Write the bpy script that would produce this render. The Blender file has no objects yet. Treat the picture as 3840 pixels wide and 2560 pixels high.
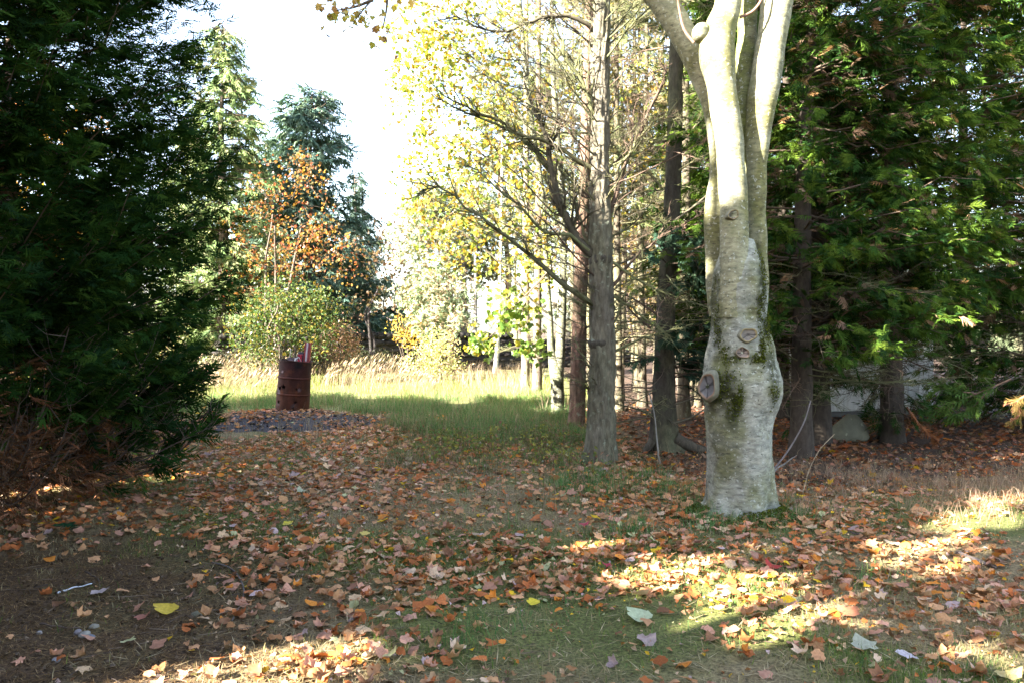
import bpy, math, random
import numpy as np
from mathutils import Vector

# ------------------------------------------------------------------ camera, sky, sun, exposure
sc = bpy.context.scene
COL = sc.collection
PITCH = math.atan(50 / 2987.0)
CAMZ = 1.6
cam_d = bpy.data.cameras.new('camera')
cam = bpy.data.objects.new('camera', cam_d)
COL.objects.link(cam)
cam.location = (0, 0, CAMZ)
cam.rotation_euler = (math.pi / 2 - PITCH, 0, 0)
cam_d.sensor_width = 36.0
cam_d.lens = 28.0
cam_d.clip_start = 0.05
cam_d.clip_end = 2000
sc.camera = cam

SUN_EL = math.radians(27)
LX, LY = 0.82, 0.5724                       # ground direction in which the sunlight travels
TAN = math.tan(SUN_EL)
world = bpy.data.worlds.new('World')
sc.world = world
world.use_nodes = True
wn = world.node_tree
sky = wn.nodes.new('ShaderNodeTexSky')
sky.sky_type = 'NISHITA'
sky.sun_disc = False
sky.sun_elevation = SUN_EL
sky.sun_rotation = math.atan2(-LX, -LY) % (2 * math.pi)
sky.air_density = 1.0
sky.dust_density = 2.0
sky.ozone_density = 1.0
bg = wn.nodes['Background']
hs = wn.nodes.new('ShaderNodeHueSaturation')
hs.inputs['Saturation'].default_value = 0.8          # thin bright haze: a pale sky
wn.links.new(sky.outputs[0], hs.inputs['Color'])
wn.links.new(hs.outputs[0], bg.inputs[0])
bg.inputs[1].default_value = 0.06

sun_d = bpy.data.lights.new('sun', 'SUN')
sun_d.energy = 3.7
sun_d.angle = math.radians(0.55)
sun_d.color = (1.0, 0.93, 0.80)
sun = bpy.data.objects.new('sun', sun_d)
COL.objects.link(sun)
sun.rotation_euler = Vector((LX * math.cos(SUN_EL), LY * math.cos(SUN_EL), -math.sin(SUN_EL))).to_track_quat('-Z', 'Y').to_euler()

sc.view_settings.view_transform = 'Standard'
sc.view_settings.look = 'None'
sc.view_settings.gamma = 1.0
sc.view_settings.use_curve_mapping = False
sc.view_settings.exposure = 4.12
sc.cycles.use_denoising = True
sc.cycles.denoiser = 'OPENIMAGEDENOISE'
sc.cycles.denoising_input_passes = 'RGB_ALBEDO_NORMAL'
sc.cycles.denoising_prefilter = 'ACCURATE'
sc.cycles.max_bounces = 5
sc.cycles.diffuse_bounces = 4
sc.cycles.glossy_bounces = 2
sc.cycles.transmission_bounces = 4
sc.cycles.transparent_max_bounces = 4
sc.cycles.caustics_reflective = False
sc.cycles.caustics_refractive = False

# ------------------------------------------------------------------ helpers
rng = np.random.default_rng(7)
A = np.array


def G(u, v, z=0.0):
    """ground point seen at photo pixel (u, v)"""
    x = (u - 1920) / 2987.0; y = (1280 - v) / 2987.0
    dy = math.cos(PITCH) + y * math.sin(PITCH); dz = -math.sin(PITCH) + y * math.cos(PITCH)
    t = (z - CAMZ) / dz
    return A([x * t, dy * t, z])


def P(u, v, Y):
    x = (u - 1920) / 2987.0; y = (1280 - v) / 2987.0
    dy = math.cos(PITCH) + y * math.sin(PITCH); dz = -math.sin(PITCH) + y * math.cos(PITCH)
    t = Y / dy
    return A([x * t, Y, CAMZ + dz * t])


def _h(n):
    n = n & 0xffffffff
    n = ((n ^ (n >> 15)) * 0x2c1b3c6d) & 0xffffffff
    n = ((n ^ (n >> 12)) * 0x297a2d39) & 0xffffffff
    n = n ^ (n >> 15)
    return (n & 0xffff) / 65535.0


def vn(x, y, z=0.0, s=0):
    """3-D value noise in 0..1"""
    x = np.asarray(x, float); y = np.asarray(y, float) + 0 * x; z = np.asarray(z, float) + 0 * x
    xi = np.floor(x).astype(np.int64); yi = np.floor(y).astype(np.int64); zi = np.floor(z).astype(np.int64)
    fx = x - xi; fy = y - yi; fz = z - zi
    fx = fx * fx * (3 - 2 * fx); fy = fy * fy * (3 - 2 * fy); fz = fz * fz * (3 - 2 * fz)
    r = 0
    for i in (0, 1):
        for j in (0, 1):
            for k in (0, 1):
                w = (fx if i else 1 - fx) * (fy if j else 1 - fy) * (fz if k else 1 - fz)
                r = r + w * _h((xi + i) * 374761393 + (yi + j) * 668265263 + (zi + k) * 2147483647 + s * 974634777)
    return r


def fbm(x, y, z=0.0, s=0, o=3):
    r = 0; a = 0.5; t = 0
    for i in range(o):
        r = r + a * vn(np.asarray(x) * 2 ** i, np.asarray(y) * 2 ** i, np.asarray(z) * 2 ** i, s + i); t += a; a *= 0.5
    return r / t


def gh(x, y):
    """ground height"""
    x = np.asarray(x, float); y = np.asarray(y, float)
    h = 0.10 * (fbm(x * 0.35, y * 0.35, 0, 3) - 0.5) + 0.03 * (vn(x * 1.7, y * 1.7, 0, 9) - 0.5)
    d2 = ((x - 1.96) ** 2 + (y - 6.85) ** 2)
    h = h * np.clip(d2 / 2.0, 0.15, 1) + 0.05 * np.exp(-d2 / 0.35)
    return h


class MB:
    def __init__(s):
        s.V = []; s.T = []; s.Q = []; s.C = []; s.n = 0; s.TM = []; s.QM = []
    def add(s, v, tri=None, quad=None, col=(1, 1, 1), mi=0):
        v = np.asarray(v, float).reshape(-1, 3)
        c = np.asarray(col, float)
        if c.ndim == 1: c = np.broadcast_to(c, (len(v), 3))
        s.V.append(v); s.C.append(c)
        if tri is not None and len(tri):
            t = np.asarray(tri, np.int64).reshape(-1, 3); s.T.append(t + s.n); s.TM.append(np.full(len(t), mi))
        if quad is not None and len(quad):
            q = np.asarray(quad, np.int64).reshape(-1, 4); s.Q.append(q + s.n); s.QM.append(np.full(len(q), mi))
        s.n += len(v)
    def scat(s, tv, tf, M, pos, col, mi=0):
        """template verts tv (k,3), tris tf; M (N,3,3) columns = axes; pos (N,3); col (N,3) or (N,k,3)"""
        N, k = len(pos), len(tv)
        if N == 0: return
        v = np.einsum('nij,kj->nki', M, tv) + pos[:, None, :]
        f = np.asarray(tf)[None] + (np.arange(N) * k)[:, None, None]
        c = np.asarray(col, float)
        if c.ndim == 2: c = np.repeat(c[:, None, :], k, 1)
        s.add(v.reshape(-1, 3), tri=f.reshape(-1, 3), col=c.reshape(-1, 3), mi=mi)
    def mesh(s, name, mats, smooth=True, off=(0, 0, 0)):
        V = np.concatenate(s.V) - np.asarray(off, float)
        C = np.concatenate(s.C)
        T = np.concatenate(s.T) if s.T else np.zeros((0, 3), np.int64)
        Q = np.concatenate(s.Q) if s.Q else np.zeros((0, 4), np.int64)
        mi = np.concatenate((s.TM + s.QM)) if (s.TM or s.QM) else np.zeros(0)
        me = bpy.data.meshes.new(name)
        me.vertices.add(len(V)); me.vertices.foreach_set('co', V.astype(np.float32).ravel())
        me.loops.add(T.size + Q.size)
        me.loops.foreach_set('vertex_index', np.concatenate((T.ravel(), Q.ravel())).astype(np.int32))
        npol = len(T) + len(Q)
        me.polygons.add(npol)
        ls = np.concatenate((np.arange(len(T)) * 3, T.size + np.arange(len(Q)) * 4)).astype(np.int32)
        me.polygons.foreach_set('loop_start', ls)
        me.polygons.foreach_set('use_smooth', np.full(npol, bool(smooth)))
        me.polygons.foreach_set('material_index', mi.astype(np.int32))
        at = me.color_attributes.new('Col', 'FLOAT_COLOR', 'POINT')
        at.data.foreach_set('color', np.concatenate((C, np.ones((len(C), 1))), 1).astype(np.float32).ravel())
        me.update(calc_edges=True)
        me.validate()
        for m in (mats if isinstance(mats, (list, tuple)) else [mats]): me.materials.append(m)
        return me


def tag(o, label=None, cat=None, group=None, kind=None):
    if label: o['label'] = label
    if cat: o['category'] = cat
    if group: o['group'] = group
    if kind: o['kind'] = kind
    return o


def thing(name, label, cat, loc=(0, 0, 0), group=None):
    o = bpy.data.objects.new(name, None)
    o.empty_display_size = 0.1
    o.location = [float(q) for q in loc]
    COL.objects.link(o)
    return tag(o, label, cat, group)


def wloc(o):
    p = Vector((0, 0, 0))
    while o is not None:
        p = p + Vector(o.location); o = o.parent
    return p


def part(name, mb, mats, parent=None, smooth=True, kind=None, label=None):
    off = wloc(parent) if parent else (0, 0, 0)
    me = mb.mesh(name, mats, smooth, off)
    o = bpy.data.objects.new(name, me)
    COL.objects.link(o)
    if parent: o.parent = parent
    return tag(o, label, None, None, kind)


def link(name, me, parent=None, loc=(0, 0, 0), rot=(0, 0, 0), scl=(1, 1, 1), color=None):
    o = bpy.data.objects.new(name, me)
    o.location = loc; o.rotation_euler = rot; o.scale = scl
    if color is not None: o.color = (*color, 1)
    COL.objects.link(o)
    if parent: o.parent = parent
    return o


def nrm(v):
    v = np.asarray(v, float)
    return v / (np.linalg.norm(v, axis=-1, keepdims=True) + 1e-9)


def frames(d, up=(0, 0, 1), roll=None):
    """rotation matrices (N,3,3) whose y axis is d, z axis near up"""
    d = nrm(d); up = np.broadcast_to(np.asarray(up, float), d.shape)
    x = np.cross(d, up); bad = np.linalg.norm(x, axis=1) < 1e-3
    x[bad] = np.cross(d[bad], [1, 0.1, 0]); x = nrm(x)
    z = np.cross(x, d)
    if roll is not None:
        c, s_ = np.cos(roll)[:, None], np.sin(roll)[:, None]
        x, z = c * x + s_ * z, c * z - s_ * x
    return np.stack((x, d, z), 2)


def resample(pts, n):
    pts = np.asarray(pts, float)
    d = np.concatenate(([0], np.cumsum(np.linalg.norm(np.diff(pts[:, :3], axis=0), axis=1))))
    t = np.linspace(0, d[-1], n)
    # smooth (Catmull-Rom like) interpolation through cubic Hermite
    m = np.gradient(pts, d, axis=0)
    i = np.clip(np.searchsorted(d, t, side='right') - 1, 0, len(d) - 2)
    h = (d[i + 1] - d[i])[:, None]; s = ((t - d[i]) / (d[i + 1] - d[i]))[:, None]
    return ((2 * s ** 3 - 3 * s ** 2 + 1) * pts[i] + (s ** 3 - 2 * s ** 2 + s) * h * m[i] + (-2 * s ** 3 + 3 * s ** 2) * pts[i + 1] + (s ** 3 - s ** 2) * h * m[i + 1])


def tube(mb, pts, rad, n=8, col=(1, 1, 1), disp=None, colf=None, cap=True, mi=0, sq=None):
    pts = np.asarray(pts, float); R = np.asarray(rad, float) + np.zeros(len(pts))
    k = len(pts)
    t = nrm(np.gradient(pts, axis=0))
    x = np.cross([0, 1.0, 0.02], t[0]);
    if np.linalg.norm(x) < 1e-3: x = np.array([1.0, 0, 0])
    x = nrm(x); X = []
    for i in range(k):
        x = nrm(x - t[i] * np.dot(x, t[i])); X.append(x)
    X = np.array(X); Yv = np.cross(t, X)
    a = np.arange(n) * 2 * math.pi / n
    ring = (np.cos(a)[None, :, None] * X[:, None, :] + np.sin(a)[None, :, None] * Yv[:, None, :])
    if sq is not None: ring = ring * (1 + 0 * ring) + (sq - 1) * np.sin(a)[None, :, None] * Yv[:, None, :]
    V = pts[:, None, :] + ring * R[:, None, None]
    if disp is not None: V = V + ring * disp(V, R, a)[:, :, None]
    C = np.broadcast_to(np.asarray(col, float), V.shape) if colf is None else colf(V, ring)
    i = np.arange(k - 1)[:, None]; j = np.arange(n)[None, :]
    q = np.stack(((i * n + j), (i * n + (j + 1) % n), ((i + 1) * n + (j + 1) % n), ((i + 1) * n + j)), -1).reshape(-1, 4)
    Vf = V.reshape(-1, 3); Cf = C.reshape(-1, 3); tri = None
    if cap:
        Vf = np.concatenate((Vf, pts[-1:] + t[-1:] * R[-1] * 0.3)); Cf = np.concatenate((Cf, Cf[-1:]))
        jj = np.arange(n); tri = np.stack(((k - 1) * n + jj, (k - 1) * n + (jj + 1) % n, np.full(n, k * n)), 1)
    mb.add(Vf, tri=tri, quad=q, col=Cf, mi=mi)


def twigs(mb, p0, p1, p2, r, col):
    """many thin curved three-sided tapering twigs"""
    N = len(p0)
    if N == 0: return
    d = nrm(p2 - p0); F = frames(d)
    a = np.arange(3) * 2.094
    ring = np.cos(a)[None, :, None] * F[:, None, :, 0] + np.sin(a)[None, :, None] * F[:, None, :, 2]
    r = np.broadcast_to(np.asarray(r, float), (N,))
    V = np.concatenate((p0[:, None] + ring * r[:, None, None], p1[:, None] + ring * 0.7 * r[:, None, None], p2[:, None]), 1)
    tf = []
    for j in range(3):
        k = (j + 1) % 3
        tf += [(j, k, 3 + k), (j, 3 + k, 3 + j), (3 + j, 3 + k, 6)]
    f = np.array(tf)[None] + (np.arange(N) * 7)[:, None, None]
    c = np.asarray(col, float)
    c = np.broadcast_to(c, (N, 3)) if c.ndim == 1 else c
    mb.add(V.reshape(-1, 3), tri=f.reshape(-1, 3), col=np.repeat(c, 7, 0))


def along(pts, t):
    """points and directions at parameters t (0..1) along a polyline"""
    pts = np.asarray(pts, float); k = len(pts) - 1
    s = np.clip(np.asarray(t) * k, 0, k - 1e-6); i = s.astype(int); f = (s - i)[:, None]
    return pts[i] * (1 - f) + pts[i + 1] * f, nrm(pts[i + 1] - pts[i])


def wander(p0, d, L, n, bend, up, r):
    """wandering polyline: bend = random turning, up = upward pull per step"""
    pts = [A(p0, float)]; d = nrm(d)
    for i in range(n):
        d = nrm(d + r.normal(0, bend, 3) + A([0, 0, up]))
        pts.append(pts[-1] + d * L / n)
    return np.array(pts)


def box(mb, lo, hi, col=(1, 1, 1), mi=0, M=None, o=(0, 0, 0)):
    x0, y0, z0 = lo; x1, y1, z1 = hi
    v = A([(x0, y0, z0), (x1, y0, z0), (x1, y1, z0), (x0, y1, z0), (x0, y0, z1), (x1, y0, z1), (x1, y1, z1), (x0, y1, z1)], float)
    if M is not None: v = v @ np.asarray(M).T
    mb.add(v + np.asarray(o), quad=[(0, 3, 2, 1), (4, 5, 6, 7), (0, 1, 5, 4), (1, 2, 6, 5), (2, 3, 7, 6), (3, 0, 4, 7)], col=col, mi=mi)


def rotm(ax, ang):
    c, s = math.cos(ang), math.sin(ang)
    return {'x': A([[1, 0, 0], [0, c, -s], [0, s, c]]), 'y': A([[c, 0, s], [0, 1, 0], [-s, 0, c]]), 'z': A([[c, -s, 0], [s, c, 0], [0, 0, 1]])}[ax]


# ------------------------------------------------------------------ materials
def newmat(name):
    m = bpy.data.materials.new(name); m.use_nodes = True
    nt = m.node_tree; nt.nodes.clear()
    out = nt.nodes.new('ShaderNodeOutputMaterial')
    return m, nt, out


def leafmat(name, trans=0.35, noise=0.25, scale=60.0, gloss=0.05, objcol=False, tint=(1.15, 1.1, 0.6), veins=False):
    m, nt, out = newmat(name); N = nt.nodes.new; L = nt.links.new
    if objcol:
        src = N('ShaderNodeObjectInfo').outputs['Color']
    else:
        src = N('ShaderNodeAttribute'); src.attribute_name = 'Col'; src = src.outputs['Color']
    tc = N('ShaderNodeTexCoord')
    nz = N('ShaderNodeTexNoise'); nz.inputs['Scale'].default_value = scale; nz.inputs['Detail'].default_value = 3
    L(tc.outputs['Object'], nz.inputs['Vector'])
    mr = N('ShaderNodeMapRange'); mr.inputs[3].default_value = 1 - noise; mr.inputs[4].default_value = 1 + noise
    L(nz.outputs['Fac'], mr.inputs[0])
    mul = N('ShaderNodeVectorMath'); mul.operation = 'SCALE'
    L(src, mul.inputs[0]); L(mr.outputs[0], mul.inputs['Scale'])
    df = N('ShaderNodeBsdfDiffuse'); tr = N('ShaderNodeBsdfTranslucent')
    L(mul.outputs[0], df.inputs['Color'])
    t2 = N('ShaderNodeVectorMath'); t2.operation = 'MULTIPLY'; t2.inputs[1].default_value = tint
    L(mul.outputs[0], t2.inputs[0]); L(t2.outputs[0], tr.inputs['Color'])
    mx = N('ShaderNodeMixShader'); mx.inputs[0].default_value = trans
    L(df.outputs[0], mx.inputs[1]); L(tr.outputs[0], mx.inputs[2])
    if gloss > 0:
        gl = N('ShaderNodeBsdfGlossy'); gl.inputs['Roughness'].default_value = 0.45
        gl.inputs['Color'].default_value = (1, 1, 1, 1)
        lw = N('ShaderNodeFresnel'); lw.inputs['IOR'].default_value = 1.4
        ms = N('ShaderNodeMath'); ms.operation = 'MULTIPLY'; ms.inputs[1].default_value = gloss * 10
        L(lw.outputs[0], ms.inputs[0])
        m2 = N('ShaderNodeMixShader'); L(ms.outputs[0], m2.inputs[0]); L(mx.outputs[0], m2.inputs[1]); L(gl.outputs[0], m2.inputs[2])
        L(m2.outputs[0], out.inputs['Surface'])
    else:
        L(mx.outputs[0], out.inputs['Surface'])
    return m


def surfmat(name, scale=(20, 20, 20), ramp=((0.3, 0.7), (0.7, 1.2)), rough=0.9, bump=0.3, bdist=0.01, detail=6, spots=None, objcol=False, metallic=0.0, dist=0.0, tints=None):
    """colour attribute x noise ramp, with bump; spots = (scale, threshold, colour, softness)"""
    m, nt, out = newmat(name); N = nt.nodes.new; L = nt.links.new
    if objcol:
        src = N('ShaderNodeObjectInfo').outputs['Color']
    else:
        at = N('ShaderNodeAttribute'); at.attribute_name = 'Col'; src = at.outputs['Color']
    tc = N('ShaderNodeTexCoord'); mp = N('ShaderNodeMapping'); mp.inputs['Scale'].default_value = scale
    L(tc.outputs['Object'], mp.inputs['Vector'])
    nz = N('ShaderNodeTexNoise'); nz.inputs['Scale'].default_value = 1; nz.inputs['Detail'].default_value = detail
    nz.inputs['Roughness'].default_value = 0.65; nz.inputs['Distortion'].default_value = dist
    L(mp.outputs[0], nz.inputs['Vector'])
    mr = N('ShaderNodeMapRange'); mr.inputs[1].default_value = ramp[0][0]; mr.inputs[2].default_value = ramp[1][0]
    mr.inputs[3].default_value = ramp[0][1]; mr.inputs[4].default_value = ramp[1][1]
    L(nz.outputs['Fac'], mr.inputs[0])
    mul = N('ShaderNodeVectorMath'); mul.operation = 'SCALE'
    L(src, mul.inputs[0]); L(mr.outputs[0], mul.inputs['Scale'])
    col = mul.outputs[0]
    for sp in (spots or ()):
        n2 = N('ShaderNodeTexNoise'); n2.inputs['Detail'].default_value = 4; n2.inputs['Roughness'].default_value = 0.6
        mp2 = N('ShaderNodeMapping'); mp2.inputs['Scale'].default_value = sp[0] if isinstance(sp[0], tuple) else (sp[0],) * 3
        mp2.inputs['Location'].default_value = (sp[1] * 37, sp[1] * 11, sp[1] * 5); n2.inputs['Scale'].default_value = 1
        L(tc.outputs['Object'], mp2.inputs['Vector']); L(mp2.outputs[0], n2.inputs['Vector'])
        r2 = N('ShaderNodeMapRange'); r2.inputs[1].default_value = sp[1]; r2.inputs[2].default_value = sp[1] + sp[3]
        r2.inputs[4].default_value = sp[4] if len(sp) > 4 else 1.0
        L(n2.outputs['Fac'], r2.inputs[0])
        mx = N('ShaderNodeMix'); mx.data_type = 'RGBA'
        L(r2.outputs[0], mx.inputs[0]); L(col, mx.inputs[6]); mx.inputs[7].default_value = (*sp[2], 1)
        col = mx.outputs[2]
    b = N('ShaderNodeBsdfPrincipled'); b.inputs['Roughness'].default_value = rough; b.inputs['Metallic'].default_value = metallic
    b.inputs['Specular IOR Level'].default_value = 0.25
    L(col, b.inputs['Base Color'])
    if bump:
        bp = N('ShaderNodeBump'); bp.inputs['Strength'].default_value = bump; bp.inputs['Distance'].default_value = bdist
        L(nz.outputs['Fac'], bp.inputs['Height']); L(bp.outputs[0], b.inputs['Normal'])
    L(b.outputs[0], out.inputs['Surface'])
    return m


M = {}
M['leaf_fallen'] = leafmat('fallen_leaf_surface', 0.22, 0.35, 35, 0.012)
M['leaf_fallen_one'] = leafmat('fallen_leaf_surface_single', 0.22, 0.45, 9, 0.012, objcol=True)
M['leaf_tree'] = leafmat('maple_foliage', 0.5, 0.15, 20, 0.02)
M['leaf_tree_one'] = leafmat('maple_foliage_single', 0.5, 0.15, 20, 0.05, objcol=True)
M['leaf_small'] = leafmat('small_foliage', 0.42, 0.2, 10, 0.02)
M['cypress'] = leafmat('cypress_foliage', 0.25, 0.25, 6, 0.0, tint=(1.1, 1.15, 0.5))
M['needle'] = leafmat('spruce_needles', 0.2, 0.25, 6, 0.0, tint=(1.05, 1.1, 0.7))
M['grass'] = leafmat('grass_blades', 0.35, 0.2, 4, 0.0, tint=(0.95, 1.1, 0.75))
M['bark_birch'] = surfmat('pale_bark', (14, 14, 34), ((0.30, 0.45), (0.66, 1.25)), 0.85, 0.6, 0.012,
                          spots=((34, 0.60, (0.40, 0.41, 0.36), 0.05, 0.75), (5, 0.58, (0.13, 0.14, 0.06), 0.12, 0.5), ((16, 16, 60), 0.63, (0.05, 0.047, 0.035), 0.04, 0.85), (48, 0.66, (0.04, 0.04, 0.03), 0.03, 0.9)))
M['bark_pine'] = surfmat('furrowed_bark', (26, 26, 9), ((0.3, 0.45), (0.7, 1.35)), 0.95, 0.6, 0.012,
                         spots=((14, 0.60, (0.26, 0.29, 0.22), 0.08, 0.6),))
M['bark_dark'] = surfmat('dark_bark', (22, 22, 10), ((0.3, 0.5), (0.7, 1.4)), 0.95, 0.6, 0.012, spots=((9, 0.62, (0.09, 0.10, 0.05), 0.1, 0.5),))
M['twig'] = surfmat('dead_twigs', (12, 12, 12), ((0.3, 0.6), (0.7, 1.3)), 0.9, 0)
M['stone'] = surfmat('wall_stone', (14, 14, 14), ((0.3, 0.6), (0.7, 1.3)), 0.95, 0.5, 0.02, objcol=True, spots=((7, 0.60, (0.05, 0.06, 0.03), 0.1, 0.6),))
M['rock'] = surfmat('boulder_stone', (7, 7, 7), ((0.3, 0.75), (0.7, 1.2)), 0.9, 0.5, 0.02, spots=((12, 0.62, (0.22, 0.23, 0.16), 0.06),))
M['plain'] = surfmat('painted_surface', (5, 5, 5), ((0.3, 0.85), (0.7, 1.1)), 0.6, 0.05)
M['moss'] = leafmat('moss_tufts', 0.2, 0.3, 40, 0.0)
M['rust'] = surfmat('rusted_steel', (9, 9, 6), ((0.3, 0.5), (0.7, 1.3)), 0.75, 0.35, 0.006, dist=0.6,
                    spots=(((7, 7, 4), 0.56, (0.10, 0.030, 0.012), 0.12, 0.8), (26, 0.66, (0.03, 0.018, 0.014), 0.06, 0.9)))
M['wood_cut'] = surfmat('cut_wood', (18, 18, 18), ((0.3, 0.7), (0.7, 1.2)), 0.85, 0.3, 0.006)
# ------------------------------------------------------------------ gaps cut in the unseen crowns where direct sun is to reach
def gpoly(*uv): return np.array([G(u, v)[:2] for u, v in uv])


SUN_SPOTS = [
    gpoly((560, 2640), (700, 2500), (1000, 2400), (1300, 2335), (1560, 2285), (1800, 2275), (1720, 2350), (1560, 2400), (1500, 2480), (1430, 2640)),
    gpoly((2740, 2260), (2900, 2165), (3090, 2130), (3250, 2170), (3300, 2230), (3120, 2290), (3000, 2350), (2900, 2310), (2820, 2300)),
    gpoly((3270, 2060), (3400, 2000), (3600, 1930), (3850, 1860), (3990, 1850), (3990, 1920), (3700, 1985), (3500, 2060), (3350, 2085)),
    gpoly((3640, 2290), (3760, 2220), (3990, 2200), (3990, 2300), (3800, 2330)),
    gpoly((3560, 2440), (3760, 2400), (3990, 2370), (3990, 2520), (3700, 2520)),
    gpoly((1980, 2165), (2120, 2125), (2180, 2150), (2060, 2190)),
    gpoly((2330, 2190), (2430, 2150), (2540, 2150), (2430, 2210)),
    gpoly((2450, 2560), (2520, 2450), (2750, 2400), (2900, 2440), (2850, 2560), (2700, 2640)),
    gpoly((3150, 2500), (3330, 2420), (3520, 2440), (3420, 2520)), gpoly((3050, 2660), (3160, 2570), (3400, 2570), (3330, 2680)),
    gpoly((150, 2545), (330, 2480), (420, 2500), (260, 2570)),
]


def inpoly(p, q):
    x, y = p[:, 0], p[:, 1]; r = np.zeros(len(p), bool); n = len(q)
    for i in range(n):
        x1, y1 = q[i]; x2, y2 = q[(i + 1) % n]
        c = ((y1 > y) != (y2 > y)) & (x < (x2 - x1) * (y - y1) / (y2 - y1 + 1e-12) + x1)
        r ^= c
    return r


def may_block(c):
    """True where a spray of an off-frame tree may stand without closing a gap the sunlight comes through"""
    c = np.asarray(c, float)
    g = c[:, :2] + A([LX, LY]) * (c[:, 2:3] / TAN)
    gj = g + 0.10 * (np.stack((vn(g[:, 0] * 4, g[:, 1] * 4, 0, 1), vn(g[:, 0] * 4, g[:, 1] * 4, 5, 2)), 1) - 0.5) * 2
    keep = np.ones(len(c), bool)
    for i, q in enumerate(SUN_SPOTS):
        keep &= ~(inpoly(gj, q) & (vn(gj[:, 0] * 2.6, gj[:, 1] * 2.6, 0, 140 + i) > 0.30))
    la, lb = gj[:, 0] * LX + gj[:, 1] * LY, -gj[:, 0] * LY + gj[:, 1] * LX
    keep &= ~((vn(la * 1.1, lb * 2.6, 0, 151) > 0.86) & (np.abs(lb - 4.5) > 0.55) & (gj[:, 0] > 0.9) & (gj[:, 1] > 3.3) & (gj[:, 1] < 7.4) & (gj[:, 0] < 6))
    # meadow behind the drum, lit clearing
    keep &= ~((gj[:, 1] > 17.6 + 0.5 * np.sin(gj[:, 0] * 1.3)) & (gj[:, 0] < 1.3) & (gj[:, 0] > -16))
    def upright(x0, y0, half, zlo, zhi, frac, s, fs=1.6, lo=None):
        d = A([x0, y0]) - c[:, :2]
        t = d[:, 0] * LX + d[:, 1] * LY
        lat = -d[:, 0] * LY + d[:, 1] * LX
        z = c[:, 2] - t * TAN
        zl = zlo + 0.3 * (vn(lat * 2, z, 0, s) - 0.5)
        lit = (lat < half) & (lat > (-half if lo is None else lo)) & (z > zl) & (z < zhi) & (t > 0) & (vn(lat * fs, z * fs, 0, s + 1) < frac)
        return ~lit
    keep &= upright(1.96, 6.85, 0.40, 2.75, 6, 0.54, 11, 2.6, -0.20)
    keep &= upright(1.78, 6.6, 0.07, 0.06, 0.26, 1.1, 13)
    keep &= upright(1.08, 9.5, 0.40, 3.0, 8, 0.78, 21, 2.0)
    keep &= upright(1.95, 10.3, 0.35, 3.0, 8, 0.6, 31, 2.0)
    keep &= upright(4.8, 11.5, 3.8, 3.3, 9, 0.52, 41, 1.0)
    keep &= upright(4.8, 11.5, 3.8, 1.6, 3.5, 0.42, 43, 1.0, 0.5)
    keep &= upright(4.8, 11.5, 0.5, 2.2, 3.5, 0.25, 45, 1.0, -2.0)
    keep &= upright(5.6, 9.6, 0.8, 0.5, 1.1, 1.1, 51)
    keep &= upright(0.83, 14.7, 0.5, 0, 9, 0.9, 61)
    keep &= upright(0.0, 14.0, 2.2, 2.2, 9, 1.1, 71)
    keep &= upright(2.5, 18, 3.0, 0.0, 9, 0.42, 81, 0.8)
    keep &= upright(-5.4, 6.4, 0.9, 0.7, 2.1, 0.62, 91, 1.5)
    d_ = A([1.96, 6.85]) - c[:, :2]; lat_ = -d_[:, 0] * LY + d_[:, 1] * LX; z_ = c[:, 2] - (d_[:, 0] * LX + d_[:, 1] * LY) * TAN
    keep |= (lat_ > -1.0) & (lat_ < -0.28) & (z_ > 2.9) & (z_ < 6)      # the left stem stands in shade
    return keep


# ------------------------------------------------------------------ ground
def graded(lo, hi, step, far, growth=1.22):
    c = list(np.arange(lo, hi + 1e-6, step)); s = step
    a = [hi]
    while a[-1] < far: s *= growth; a.append(a[-1] + s)
    s = step; b = [lo]
    while b[-1] > -far: s *= growth; b.append(b[-1] - s)
    return np.array(b[:0:-1] + c + a[1:])


gx = graded(-8, 8, 0.10, 600); gy = graded(2.2, 20, 0.10, 600)
XX, YY = np.meshgrid(gx, gy)


def zone_needles(x, y):
    """weight of the bare brown needle floor under the left cypress"""
    d = -(x + 0.98) * 0.80 - (y - 3.9) * 0.25 + 1.1 * (fbm(x * 1.6, y * 1.6, 0, 33) - 0.5)
    w = np.clip(d * 1.1 + 0.3, 0, 1) * (0.75 + 0.25 * (vn(x * 5, y * 5, 0, 34) > 0.35))
    return w * np.clip((6.6 - y) / 1.2, 0, 1)


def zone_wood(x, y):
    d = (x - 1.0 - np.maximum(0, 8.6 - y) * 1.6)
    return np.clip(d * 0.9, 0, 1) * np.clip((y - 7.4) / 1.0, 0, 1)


def ground_col(x, y):
    n1 = fbm(x * 0.9, y * 0.9, 0, 5); n2 = fbm(x * 2.3, y * 2.3, 0, 15)
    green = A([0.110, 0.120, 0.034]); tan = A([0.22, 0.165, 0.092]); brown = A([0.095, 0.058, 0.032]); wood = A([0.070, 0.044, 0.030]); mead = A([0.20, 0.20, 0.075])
    w = np.clip((n1 - 0.42) * 4, 0, 0.9)[..., None]
    c = green * (1 - w) + tan * w
    c = c * (0.8 + 0.5 * n2[..., None])
    m = np.clip((y - 13.0) / 3, 0, 1)[..., None]; c = c * (1 - m) + mead * m
    k = zone_wood(x, y)[..., None]; c = c * (1 - k) + wood * (0.7 + 0.6 * n2[..., None]) * k  # woodland soil, its brown darkened to hold the shade under the crowns
    k = zone_needles(x, y)[..., None]; c = c * (1 - k) + brown * (0.7 + 0.6 * n2[..., None]) * k
    d2 = ((x - 2.1) ** 2 + (y - 6.5) ** 2)[..., None]
    k = np.exp(-d2 / 0.5); c = c * (1 - k) + A([0.06, 0.085, 0.012]) * k
    return c


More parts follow.
